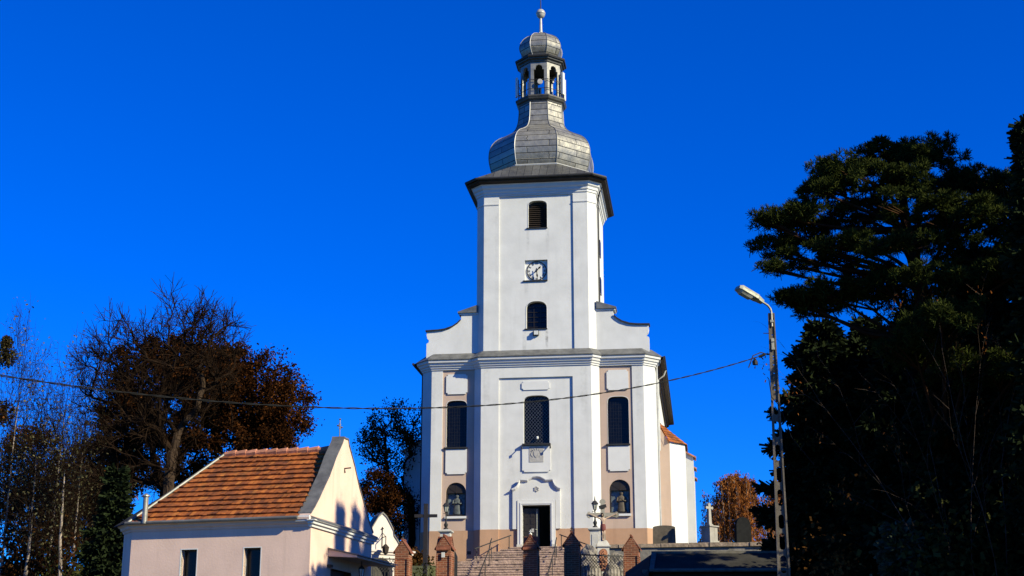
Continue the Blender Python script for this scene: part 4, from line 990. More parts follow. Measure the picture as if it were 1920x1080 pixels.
q.tube([(X0, Y0, 3.1), (X0, Y0, 3.78)], .018, 6); q.tube([(X0, Y0-.16, 3.55), (X0, Y0+.16, 3.55)], .018, 6)
for dy, dz in ((-.17, 0), (.17, 0), (0, .24)): q.lathe([(0, 3.51+dz), (.045, 3.55+dz), (0, 3.59+dz)], 8, (X0, Y0+dy))
for a in range(4):
    aa = R(45+90*a); q.tube([(X0, Y0+.05*math.cos(aa), 3.55+.05*math.sin(aa)), (X0, Y0+.12*math.cos(aa), 3.55+.12*math.sin(aa))], .012, 5)
q.build('gable_cross', M_zinc, hut)
q = MB(); q.tube([(0, 2.62, 2.14), (.22, 2.66, 2.16)], .022, 6); q.tube([(.02, 2.62, 2.14), (.02, 2.62, 2.0)], .018, 6); q.build('wall_hook', M_black, hut)
# door canopy and its lamp
q = MB(); q.loft([[(x2, y, z) for x2, z in ((.0, -.58), (.98, -.80), (.98, -.86), (.0, -.80))] for y in (1.45, 5.05)], True, True, True); cno = q.build('door_canopy', M_hut, hut)
q = MB(); q.loft([[(x2, y, z) for x2, z in ((.0, -.53), (1.04, -.765), (1.04, -.80), (.0, -.575))] for y in (1.40, 5.10)], True, True, True); q.build('canopy_sheet', M_zinc, cno)
q = MB(); q.tube([(.55, 3.0, -.80), (.55, 3.0, -.98)], .012, 5); q.lathe([(.02, -.96), (.11, -1.06), (.10, -1.08)], 6, (.55, 3.0)); q.lathe([(.07, -1.32), (.03, -1.36)], 6, (.55, 3.0)); 
for k in range(6): a = math.pi/3*k; q.tube([(.55+.095*math.cos(a), 3+.095*math.sin(a), -1.07), (.55+.065*math.cos(a), 3+.065*math.sin(a), -1.33)], .009, 4)
ln = q.build('canopy_lantern', M_black, hut)
q = MB(); q.lathe([(.085, -1.08), (.055, -1.32)], 6, (.55, 3.0)); q.build('glass', M_ant, ln)
q = MB(); q.box(0, .12, 1.40, 1.62, -1.14, -1.06); q.build('door_bracket', M_black, hut)
# flue on the hip
fp_ = at(273, 946, 47.2)
loc = Matrix.Rotation(HA, 4, 'Z') @ (fp_-HO)
q = MB(); q.lathe([(.085, loc.z-.6), (.085, loc.z+.26)], 12, (loc.x, loc.y)); q.lathe([(.13, loc.z+.25), (.12, loc.z+.29), (.02, loc.z+.35)], 12, (loc.x, loc.y)); q.build('flue', M_arc, hut)

# ------------------------------------------------------------------ white chapel gate behind the hut
GA = R(24); gpos = at(716, 1033, 57.0)
gz0 = ground_z(gpos.x, 57.0)-.3
gate = thing('chapel_gate', 'white rendered gate wall with curved gable, arched opening and hanging lantern', 'gate', gpos, GA)
hg = gz0-gpos.z
pr = [(0, 1.42), (.16, 1.28), (.33, 1.0), (.44, .80), (.47, .60), (.62, .40), (.74, .18), (.86, 0)]
gl = [(-1.25, hg), (1.2, hg), (1.2, 0)]+[(x, z) for x, z in pr[::-1]]+[(-x, z) for x, z in pr[1:]]+[(-1.25, 0)]
oph = arch(-.55, .45, hg+.05, -.75, -.25, 12)
gl2 = [(-1.25, hg), (-.55, hg)]+[(-.55, z) for z in (-.75,)]+[p for p in oph[2:][::-1]][1:-1]+[(.45, -.75), (.45, hg), (1.2, hg)]+gl[2:]
q = MB(); q.plate(gl2, [], 0, .6, back=True); q.build('gate_wall', M_gable, gate)
q = MB(); q.sweep([(-1.25, .001), (-1.25, 0), (1.2, 0), (1.2, .5)][1:], [(-.02, -.14), (.05, -.13), (.06, -.06), (.11, -.04), (.12, .02), (-.02, .06)]); q.build('gate_cornice', M_gable, gate)
for sx in (-1, 1):
    q = MB(); q.loft([[(sx*x, y, z+dz) for y, dz in ((-.04, -.02), (-.04, .05), (.66, .06), (.66, -.02))] for x, z in pr], True, True, True); q.build('gable_coping', M_stone, gate)
q = MB(); q.tube([(.0, -.02, .9), (.0, -.02, .1)], .015, 5); q.lathe([(0, .80), (.06, .84), (0, .88)], 5, (0, -.03)); q.tube([(0, -.02, .50), (.0, -.42, .50), (.0, -.42, .22)], .018, 5); q.tube([(0, -.02, .68), (0, -.40, .50)], .012, 5); br_ = q.build('lantern_bracket', M_brown, gate)
q = MB(); q.lathe([(.0, .24), (.05, .20), (.15, .10), (.14, .08), (.10, -.12), (.04, -.17)], 6, (0, -.42)); q.build('lantern', M_brown, br_)
q = MB(); q.plate(oph, [], .4, .45, back=True); q.build('gate_door', M_door, gate)

# ------------------------------------------------------------------ low shed with tar roof, right
SA = -R(2); a0 = at(1219, 1037, 46.0); 
shed = thing('shed', 'low shed with dark tar paper roof and pale trim, below the gravestones', 'shed', (a0.x, 46.0, a0.z), SA)
sz0 = ground_z(a0.x, 44.5)-.5-a0.z
SW = 4.0; ez = -.62; ey = -1.45; 
q = MB(); q.box(.0, SW-.1, -1.15, 1.2, sz0, ez-.02); q.build('wall', M_brown, shed)
q = MB(); q.loft([[(-.12, ey, ez), (SW, ey, ez), (SW, ey, ez-.08), (-.12, ey, ez-.08)], [(.06, 0, 0), (SW, 0, 0), (SW, 0, -.08), (.06, 0, -.08)]], True, True, True)
q.add([(.06, 0, 0), (SW, 0, 0), (SW, 1.5, -.6), (-.5, 1.5, -.6)], [(0, 1, 2, 3)]); q.build('roof', M_tar, shed)
q = MB(); q.loft([[(-.12, ey-.02, ez+.012), (.02, ey-.02, ez+.02), (.02, ey-.02, ez-.05), (-.12, ey-.02, ez-.05)], [(.04, 0, .03), (.20, 0, .03), (.20, 0, -.02), (.04, 0, -.02)]], True, True, True); q.build('verge_trim', M_board, shed)
q = MB(); q.box(.04, SW, -.05, .06, -.02, .05); q.build('ridge_trim', M_board, shed)
q = MB(); q.tube([(-.0, ey-.06, ez-.03), (SW, ey-.06, ez-.03)], .055, 8); q.build('gutter', M_board, shed)
q = MB(); q.loft([[(-.14, ey, ez-.10), (.0, 0, -.06), (-.1, 1.4, -.06)], [(-.85, ey+.3, ez-.35), (-.75, .3, -.55), (-.7, 1.4, -.6)]], False); q.add([(-.85, ey+.3, ez-.35), (-.75, .3, -.55), (-.7, 1.4, -.6), (-.85, ey+.3, sz0), (-.75, .3, sz0), (-.7, 1.4, sz0), (-.14, ey, ez-.1), (-.14, ey, sz0)], [(0, 1, 4, 3), (1, 2, 5, 4), (6, 0, 3, 7)]); q.build('side_hip', M_tar, shed)
q = MB(); b0 = at(1208, 1068, 45.0); 
q.box(-.30, -.16, ey+.25, ey+.45, ez-.5, ez+.02); q.build('glint_block', M_board, shed)  # small grey block put in for a glint at the roof corner

# ------------------------------------------------------------------ concrete lighting pole with cable
pt = at(1446, 588, 36.0); pz0 = ground_z(pt.x, 36.0)-.4
def pole_mesh(H):
    m = MB(); tw, bw = .078, .175
    ol = [(-bw, 0), (bw, 0), (tw, H), (-tw, H)]
    holes = []
    def hw(z): return tw+(bw-tw)*(1-z/H)
    def oval(z0_, z1_):
        w_ = hw((z0_+z1_)/2)*.48; n = 8
        return [(w_*math.cos(a), z0_+w_+w_*math.sin(a)) for a in np.linspace(math.pi, 2*math.pi, n)]+[(w_*math.cos(a), z1_-w_+w_*math.sin(a)) for a in np.linspace(0, math.pi, n)]
    for y0_, y1_ in ((749, 778), (790, 820), (834, 864), (875, 905), (918, 949), (965, 992), (1000, 1031), (1042, 1075), (1086, 1120), (1131, 1165)):
        za_, zb_ = at(1460, y1_, 36).z-pz0, at(1460, y0_, 36).z-pz0; holes.append(oval(za_, zb_))
    for y_ in (606, 628, 655, 668, 673, 684, 700, 722, 731, 957):
        z = at(1450, y_, 36).z-pz0; holes.append([(.02*math.cos(a), z+.02*math.sin(a)) for a in np.linspace(0, 2*math.pi, 9)[:-1]])
    m.plate(ol, holes, -.035, .035, back=True)
    for sx in (-1, 1):
        m.loft([[(sx*(bw-.05), -.10, 0), (sx*bw, -.10, 0), (sx*bw, .10, 0), (sx*(bw-.05), .10, 0)], [(sx*(tw-.03), -.06, H), (sx*tw, -.06, H), (sx*tw, .06, H), (sx*(tw-.03), .06, H)]], True, True, True)
    m.box(-tw, tw, -.06, .06, H-.12, H)
    return m
PH = pt.z-pz0
pole = thing('lamp_post', 'concrete street lamp post with oval holes and a luminaire, at the right', 'lamp post', (pt.x, 36.0, pz0), -R(6))
pole_mesh(PH).build('pole', M_concrete, pole)
q = MB(); arm_ = [(0, -.07, PH-.35), (0, -.07, PH+.02), (-.02, -.08, PH+.10), (-.08, -.12, PH+.18), (-.18, -.18, PH+.235), (-.26, -.22, PH+.27)]
q.tube(arm_, .028, 8); ao = q.build('lamp_arm', M_arc, pole)
# luminaire: tapered housing with shallow glass bowl below
tip = Vector((-.24, -.21, PH+.25)); dirv = Vector((-.80, -.45, .38)).normalized(); side = dirv.cross(Vector((0, 0, 1))).normalized(); upv = side.cross(dirv).normalized()
def lum(u, v, w): return tip+dirv*u+side*v+upv*w
q = MB(); q.loft([[lum(u, a*hw_, b2) for a, b2 in ((-1, -.03), (-1, .03), (-.7, hh), (.7, hh), (1, .03), (1, -.03))] for u, hw_, hh in ((-.03, .07, .06), (.12, .10, .09), (.16, .13, .10), (.66, .15, .10), (.74, .12, .06))], True, True, True); lu = q.build('luminaire', M_lamp, pole)
q = MB(); q.loft([[lum(u, a*hw_, b2) for a, b2 in ((-1, -.03), (-.6, -dd), (.6, -dd), (1, -.03))] for u, hw_, dd in ((.24, .10, .035), (.34, .13, .10), (.62, .135, .10), (.73, .10, .035))], True, True, True); q.build('lens', M_lens, lu)
q = MB()
for y_, dx in ((604, .0), (655, .0), (640, 0)):
    z = at(1450, y_, 36).z-pz0; q.box(-.04, .04, -.11, -.06, z-.03, z+.03)
z = at(1450, 643, 36).z-pz0; q.box(-.035, .035, -.09, -.04, z-.16, z+.10); q.build('number_tag', M_lamp, pole)
zc = at(1440, 664, 36).z-pz0
q = MB(); q.tube([(-.02, 0, zc), (-.16, 0, zc)], .02, 6); q.lathe([(.0, zc-.30), (.06, zc-.28), (.07, zc-.20), (.03, zc-.14), (0, zc-.1)], 8, (-.46, -.1)); q.tube([(-.14, 0, zc), (-.30, -.05, zc+.04), (-.50, -.1, zc-.05), (-.62, -.1, zc-.35)], .015, 5); q.tube([(-.2, 0, zc-.0), (-.35, 0, zc-.06)], .035, 6)
q.build('cable_clamp', M_black, pole)
q = MB(); zz = at(1432, 708, 36).z-pz0
q.tube([(-.17, -.05, zz), (-.14, -.08, zz-.05), (-.10, -.1, zz-.5), (.10, -.1, zz-.75), (.35, .0, zz-1.5), (.9, .5, zz-2.1)], .010, 5); q.build('loose_wire', M_wire, pole)
for y_ in (626, 790, 860):
    z = at(1450, y_, 36).z-pz0
    q = MB(); q.tube([(-.05, -.05, z), (-.22, -.05, z+.01)], .010, 5); q.build('step_bolt', M_black, pole)
pb = Vector((-9.247, 20.0, ground_z(-9.247, 20)-.4)); H2 = 6.483-pb.z+.6
pole2 = thing('power_pole', 'concrete power pole outside the frame carrying the far end of the cable', 'pole', pb, -R(40))
m = MB(); m.loft([[(-.16, -.1, 0), (.16, -.1, 0), (.16, .1, 0), (-.16, .1, 0)], [(-.08, -.06, H2), (.08, -.06, H2), (.08, .06, H2), (-.08, .06, H2)]], True, True, True); m.build('pole_shaft', M_concrete, pole2)
WL, WR = Vector((-9.247, 20.0, 6.483)), Vector((6.279, 36.0, 10.119))
def wpt(t_): return WL+(WR-WL)*t_-Vector((0, 0, 4*1.1*t_*(1-t_)))
cbl = MB()
for ph in (0, math.pi):
    pts = []
    for k in range(401):
        t_ = k/400; p = wpt(t_); a = t_*22.4/.45*2*math.pi/2+ph
        pts.append(p+Vector((0, 0, 1))*.010*math.sin(a)+Vector((.7, -.7, 0))*.010*math.cos(a))
    cbl.tube(pts, .0085, 5)
tag(cbl.build('cable', M_wire), 'black twisted overhead cable sagging across the whole view', 'cable')

# ------------------------------------------------------------------ vegetation
def quads(name, mat, parent, centers, U, V, smooth=False):
    """many small quads: centre +-U +-V (numpy arrays n,3)"""
    n = len(centers)
    co = np.empty((n, 4, 3)); co[:, 0] = centers-U-V; co[:, 1] = centers+U-V; co[:, 2] = centers+U+V; co[:, 3] = centers-U+V
    me = bpy.data.meshes.new(name); me.vertices.add(n*4); me.vertices.foreach_set('co', co.reshape(-1).astype(np.float32))
    me.loops.add(n*4); me.loops.foreach_set('vertex_index', np.arange(n*4, dtype=np.int32))
    me.polygons.add(n); me.polygons.foreach_set('loop_start', np.arange(0, n*4, 4, dtype=np.int32)); me.polygons.foreach_set('loop_total', np.full(n, 4, dtype=np.int32))
    me.update(calc_edges=True); me.validate(); me.materials.append(mat)
    o = bpy.data.objects.new(name, me); S.collection.objects.link(o); o.parent = parent; return o
def unit(a): return a/np.maximum(np.linalg.norm(a, axis=1, keepdims=True), 1e-9)
def rand_quads(name, mat, parent, C_, size, aspect=.6, bias=None):
    n = len(C_); a = unit(RNG.normal(size=(n, 3))); b2 = RNG.normal(size=(n, 3))
    if bias is not None: a = unit(a*.6+np.array(bias)[None, :])
    b2 = unit(b2-a*(a*b2).sum(1, keepdims=True)); s_ = size*RNG.uniform(.6, 1.35, (n, 1))
    return quads(name, mat, parent, C_, a*s_*.5, b2*s_*.5*aspect)
class Skel:
    def __init__(s): s.mb = MB(); s.mb2 = MB(); s.tips = []
    def grow(s, p, d, L_, r_, lev, P):
        """recursive limb; P: dict of shape parameters"""
        nseg = P['seg'][min(lev, len(P['seg'])-1)]
        pts, rad = [p.copy()], [r_]; d = d.normalized(); q = p.copy()
        wob = P['wob'][min(lev, len(P['wob'])-1)]
        for i in range(nseg):
            d = (d+Vector((random.gauss(0, wob), random.gauss(0, wob), random.gauss(0, wob)))+Vector((0, 0, P['up'][min(lev, len(P['up'])-1)]))).normalized()
            q = q+d*(L_/nseg); pts.append(q.copy()); rad.append(r_*(1-(1-P.get('taper', .35))*(i+1)/nseg))
        sides = 8 if lev == 0 else (5 if lev < 2 else 3)
        (s.mb if lev == 0 else s.mb2).tube(pts, rad, sides, False)
        if lev >= P['maxlev']:
            for a in pts[1:]: s.tips.append((a, d.copy()))
            return
        if lev >= P.get('leaflev', 99):
            for a in pts[1:]: s.tips.append((a, d.copy()))
        nch = P['n'][min(lev, len(P['n'])-1)]; st_ = P['start'][min(lev, len(P['start'])-1)]
        for k in range(nch):
            f = st_+(1-st_)*(k+random.random()*.8)/nch
            i = min(int(f*nseg), nseg-1); w = f*nseg-i; bp = pts[i].lerp(pts[i+1], w); bd = (pts[i+1]-pts[i]).normalized()
            ax = bd.orthogonal().normalized(); az = Matrix.Rotation(k*2.4+random.uniform(-.6, .6), 3, bd)
            ang = R(random.gauss(P['ang'][min(lev, len(P['ang'])-1)] if lev or 'angf' not in P else P['angf'][0]+(P['angf'][1]-P['angf'][0])*(f-st_)/(1-st_), 9))
            nd = Matrix.Rotation(ang, 3, az @ ax) @ bd
            rr = (r_*(1-(1-P.get('taper', .35))*f))*P.get('rr', .6)
            s.grow(bp, nd, L_*P['lr'][min(lev, len(P['lr'])-1)]*random.uniform(.7, 1.2)*((1.15-.45*f if 'angf' not in P else 1.0) if lev == 0 else 1), max(rr, P.get('rmin', .006)), lev+1, P)
        if P.get('cont', 0) <= lev < P['maxlev']:
            s.grow(pts[-1], d, L_*P['lr'][min(lev, len(P['lr'])-1)]*.8, max(rad[-1]*.9, P.get('rmin', .006)), lev+1, P)
def broadleaf(name, label, cat, base, P, trunkmat, leafmat, nleaf, leafsize, spread=.3, group=None, lean=(0, 0, 1), fit=None, L0=5.0, r0=.25, limbmat=None, aspect=.6, lowcut=0.0):
    """recursive tree, scaled to fit=(height, crown radius)"""
    t = thing(name, label, cat, base, 0, group); sk = Skel()
    sk.grow(Vector((0, 0, -.3)), Vector(lean), L0, r0, 0, P)
    tp = np.array([a[:] for a, d in sk.tips]); c0_ = np.median(tp[:, :2], 0)
    sx = sz = 1.0
    if fit:
        sz = fit[0]/np.percentile(tp[:, 2], 99.6); rad_ = np.percentile(np.abs(tp[:, 0]-c0_[0]), 97); sx = fit[1]/rad_
    fx = lambda p: (p[0]*sx, p[1]*sx, p[2]*sz)
    for nm, mb_, mt in (('trunk', sk.mb, trunkmat), ('limbs', sk.mb2, limbmat or trunkmat)):
        mb_.v = [fx(p) for p in mb_.v]; mb_.build(nm, mt, t)
    tp = tp*np.array([sx, sx, sz])
    if leafmat and nleaf:
        tp = tp[tp[:, 2] > lowcut*(fit[0] if fit else 1)]
        c_ = tp[RNG.integers(0, len(tp), nleaf)]+RNG.normal(size=(nleaf, 3))*spread
        rand_quads('crown', leafmat, t, c_, leafsize, aspect)
    return t, sk
def gbase(px, Y):
    p = at(px, 1080, Y); return Vector((p.x, Y, ground_z(p.x, Y)))

def hgt(px, py, Y, b): return at(px, py, Y).z-b.z
def hgt(px, py, Y, b): return at(px, py, Y).z-b.z
def envtree(name, label, px, Y, fork_py, crowns, n, rmin, trunkmat, limbmat, leafmat=None, nleaf=0, leafsize=.1, spread=.17, twigs=0, twl=.5, seed=1, shell=.35, exp_=2.25, lean=0.0):
    """tree whose limbs grow to points spread through its crown volume, each new limb leaving the nearest fitting older one"""
    rg = np.random.default_rng(seed); b = gbase(px, Y); t = thing(name, label, 'tree', b)
    fh = at(px, fork_py, Y).z-b.z
    nodes = [np.array([0, 0, -.3])]; par = [-1]; plen = [0.0]
    for k in range(1, 7):
        nodes.append(np.array([lean*fh*(k/6)**1.5+rg.normal()*.04, rg.normal()*.04, fh*k/6])); par.append(k-1); plen.append(plen[-1]+fh/6)
    trunk_n = len(nodes); pts = []
    wts = np.array([w for *_, w in crowns], float); wts /= wts.sum()
    for ci, (cx_, cy_, rx, rz, w) in enumerate(crowns):
        c = at(cx_, cy_, Y)-b; mpp = (at(cx_+10, cy_, Y)-at(cx_, cy_, Y)).x/10
        m = int(n*wts[ci]); d = unit(rg.normal(size=(m, 3))); r_ = (shell+(1-shell)*rg.random((m, 1)))**.6*(1+.10*rg.normal(size=(m, 1)))
        pts.append(d*r_*np.array([rx*mpp, rx*mpp*.85, rz*mpp])+np.array(c[:]))
    pts = np.concatenate(pts); top = nodes[-1]
    pts = pts[np.argsort(np.linalg.norm((pts-top)*np.array([1, 1, .8]), axis=1))]
    A = np.zeros((len(nodes)+len(pts)*4, 3)); A[:len(nodes)] = nodes; PL = np.zeros(len(A)); PL[:len(nodes)] = plen; PR = np.full(len(A), -1); PR[:len(nodes)] = par
    DR = np.zeros((len(A), 3)); DR[:len(nodes)] = (0, 0, 1); cnt = len(nodes); tips = []
    for p in pts:
        v = p-A[2:cnt]; d = np.linalg.norm(v, axis=1)
        cosv = (v*DR[2:cnt]).sum(1)/np.maximum(d, 1e-6)
        cost = d*(1+.55*(1-cosv))+.16*PL[2:cnt]+np.maximum(0, A[2:cnt, 2]-p[2])*.5
        k = int(np.argmin(cost))+2; L_ = d[k-2]; st_ = A[k].copy(); d0 = DR[k]*.5+(p-st_)/max(L_, 1e-6)*.5
        mid = st_+d0*L_*.5+rg.normal(size=3)*L_*.05
        q = k
        for u in (.33, .67, 1.0):
            P_ = (1-u)**2*st_+2*u*(1-u)*mid+u*u*p+rg.normal(size=3)*.03*L_*(u < 1)
            A[cnt] = P_; PR[cnt] = q; dd = P_-A[q]; l = np.linalg.norm(dd); DR[cnt] = dd/max(l, 1e-6); PL[cnt] = PL[q]+l; q = cnt; cnt += 1
        tips.append(q)
    w_ = np.zeros(cnt); w_[tips] = 1
    for k in range(cnt-1, 0, -1): w_[PR[k]] += w_[k] if w_[k] > 0 else 1
    rad = rmin*np.maximum(w_[:cnt], 1)**(1/exp_)
    kids = [[] for _ in range(cnt)]
    for k in range(1, cnt): kids[PR[k]].append(k)
    mt, ml = MB(), MB(); stack = [(0, None)]
    while stack:
        k, prev = stack.pop(); ch_ = [k] if prev is None else [prev, k]; cur = k
        while kids[cur]:
            nx_ = max(kids[cur], key=lambda q: w_[q])
            for o in kids[cur]:
                if o != nx_: stack.append((o, cur))
            ch_.append(nx_); cur = nx_
        rr = [rad[q] for q in ch_]
        if prev is not None: rr[0] = min(rad[prev], rr[1]*1.25)
        (mt if prev is None else ml).tube([A[q] for q in ch_], rr, 8 if rr[0] > .12 else (5 if rr[0] > .05 else 3), False)
    tp = A[tips]
    for k in tips:
        for q in range(twigs):
            dd = DR[k]*.7+rg.normal(size=3)*.5+np.array([0, 0, .35]); dd /= np.linalg.norm(dd); st_ = A[PR[k]]*(.6*rg.random()) + A[k]*1.0; st_ = A[PR[k]]+(A[k]-A[PR[k]])*rg.random()
            e1 = st_+dd*twl*rg.uniform(.35, .6); e2 = e1+(dd+rg.normal(size=3)*.25)*twl*rg.uniform(.3, .6)
            ml.tube([st_, e1, e2], [rmin*.95, rmin*.8, rmin*.6], 3, False)
            if rg.random() < .6:
                d2 = dd+rg.normal(size=3)*.6; ml.tube([e1, e1+d2/np.linalg.norm(d2)*twl*.45], [rmin*.75, rmin*.55], 3, False)
    mt.build('trunk', trunkmat, t); ml.build('limbs', limbmat, t)
    if leafmat and nleaf:
        src = np.concatenate([tp, A[PR[tips]]]); wt = rg.random(len(src))**2+.05; wt /= wt.sum()
        c_ = src[rg.choice(len(src), nleaf, p=wt)]+rg.normal(size=(nleaf, 3))*spread
        rand_quads('crown', leafmat, t, c_, leafsize)
    return t
# --- bare lime tree behind the chapel, brown leaved trees behind it
envtree('lime_tree', 'large bare lime tree with wide fan of twigs rising behind the chapel roof', 308, 60, 850, [(320, 690, 125, 140, 5), (240, 700, 100, 110, 2.5), (400, 640, 60, 70, 1.6), (190, 720, 50, 80, 1.2), (250, 860, 110, 70, 2)], 640, .0135, M_barkl, M_bark, twigs=5, twl=.75, seed=4, shell=.5)
envtree('oak_tree', 'rounded tree with rust brown leaves, right of the bare lime tree', 430, 72, 900, [(468, 745, 112, 92, 5), (400, 720, 90, 90, 3), (520, 800, 70, 50, 1.6), (430, 820, 110, 60, 2)], 620, .016, M_bark, M_bark, L_rust, 62000, .10, .19, seed=5)
envtree('oak_tree', 'rust leaved tree standing directly behind the bare lime tree', 300, 76, 920, [(290, 735, 95, 118, 5), (350, 690, 70, 70, 2), (235, 800, 70, 80, 2), (300, 860, 120, 70, 2.4)], 620, .016, M_bark, M_bark, L_rust, 62000, .10, .19, seed=6)
envtree('oak_tree', 'low brown leaved tree left of the chapel, behind the dark spruce', 190, 80, 980, [(200, 890, 70, 90, 1), (160, 960, 80, 80, 1)], 300, .014, M_bark, M_bark, L_brown, 22000, .12, .24, seed=7)
envtree('oak_tree', 'low brown leaved tree behind the birches at the left edge', 50, 82, 980, [(50, 880, 90, 90, 1), (90, 960, 110, 90, 1.4)], 360, .014, M_bark, M_bark, L_brown, 20000, .11, .24, seed=8)
# --- tree between chapel and church
envtree('maple_tree', 'thinning dark brown tree between the chapel gable and the church', 770, 92, 935, [(735, 830, 62, 80, 4), (700, 830, 32, 50, 1), (770, 800, 50, 50, 1.5), (720, 930, 50, 45, 2)], 330, .017, M_bark, M_bark, L_brown, 9000, .11, .20, seed=9)
envtree('maple_tree', 'low rust leaved tree tucked behind the chapel gable', 715, 88, 990, [(705, 920, 38, 42, 1), (745, 960, 40, 50, 1.2)], 160, .014, M_bark, M_bark, L_rust, 11000, .10, .18, seed=10)
# --- birches far left
P_bir = dict(seg=[9, 6, 5, 4], wob=[.035, .09, .12, .15], up=[.04, .10, .04, -.02], n=[26, 8, 5], start=[.2, .2, .2], ang=[36, 35, 42], lr=[.40, .5, .5], maxlev=3, taper=.2, rr=.42, rmin=.012)
for i, (px, py, Y, rw, sd, lb) in enumerate(((14, 575, 66, 1.15, 3, 'slender pale birch with mistletoe clumps at the left edge'), (98, 622, 70, 1.2, 8, 'slender pale birch with forked top between the lime and the left edge'), (150, 700, 74, 1.3, 21, 'thin birch with sparse leaves just left of the lime tree'), (52, 700, 62, 1.4, 33, 'short leaning birch with sparse leaves low at the left edge'), (120, 760, 60, 1.6, 35, 'low twiggy birch in front of the other birches'))):
    random.seed(sd); b = gbase(px-8, Y)
    broadleaf('birch_tree', lb, 'tree', b, P_bir, M_birch, L_birch, 750, .09, .2, 'birches at the left edge', L0=9, r0=.13, lean=(random.uniform(-.05, .1), 0, 1), fit=(hgt(px, py, Y, b), rw*1.25), limbmat=M_bark)
for px, py, r_, lb in ((10, 668, .55, 'round mistletoe clump higher on the leftmost birch'), (6, 775, .6, 'round rusty mistletoe clump lower on the leftmost birch'), (12, 642, .3, 'small dark mistletoe clump topmost on the leftmost birch')):
    p = at(px, py, 66); n = 650; c_ = unit(RNG.normal(size=(n, 3))*np.array([.8, .8, 1.2]))*RNG.uniform(0, 1, (n, 1))**.6*r_
    t = thing('mistletoe', lb, 'mistletoe', p, 0, 'mistletoe clumps in the birch'); rand_quads('foliage', L_mist if py < 700 else L_rust, t, c_, .10)
# --- weeping birches far right
def weeping(px, py_top, Y, rx, label, n):
    b = gbase(px, Y); top = at(px, py_top, Y).z; b.z = 7.2; H = top-b.z
    t = thing('weeping_birch', label, 'tree', b, 0, 'orange weeping birches behind the graves')
    m = MB(); m.tube([(0, 0, -.5), (.1, 0, H*.4), (0, .1, H*.95)], [.2, .14, .03], 7)
    strands = []
    for k in range(120):
        a = random.uniform(0, 2*math.pi); f = random.uniform(.35, 1); z = H*(.45+.55*f); rr = rx*max(.1, 1-((f-.35)/.65)**3)**.6*random.uniform(.3, 1)
        p0 = Vector((0, 0, z-H*.12)); p1 = Vector((rr*math.cos(a), rr*math.sin(a), z)); dn = random.uniform(.25, .6)*H
        pts = [p0, p0.lerp(p1, .6)+Vector((0, 0, .25)), p1, p1+Vector((.05, 0, -dn*.4)), p1+Vector((random.uniform(-.15, .15), 0, -dn))]
        m.tube(pts, [.04, .025, .015, .01, .006], 3, False)
        for i2 in range(1, 5):
            for q2 in range(int(n/480)):
                w = random.random(); strands.append(pts[i2-1].lerp(pts[i2], w) if i2 > 1 or w > .5 else pts[1])
    m.build('trunk', M_birch, t); c_ = np.array([p[:] for p in strands])+RNG.normal(size=(len(strands), 3))*np.array([.14, .14, .18])
    rand_quads('crown', L_gold, t, c_, .15, .45, (0, 0, .9))
random.seed(3)
weeping(1388, 888, 116, 3.0, 'orange weeping birch right of the pedestal monument', 22000)
weeping(1474, 902, 120, 2.3, 'orange weeping birch behind the lamp post', 12000)
weeping(1345, 945, 124, 1.3, 'small dark gold weeping birch directly behind the pedestal monument', 5000)

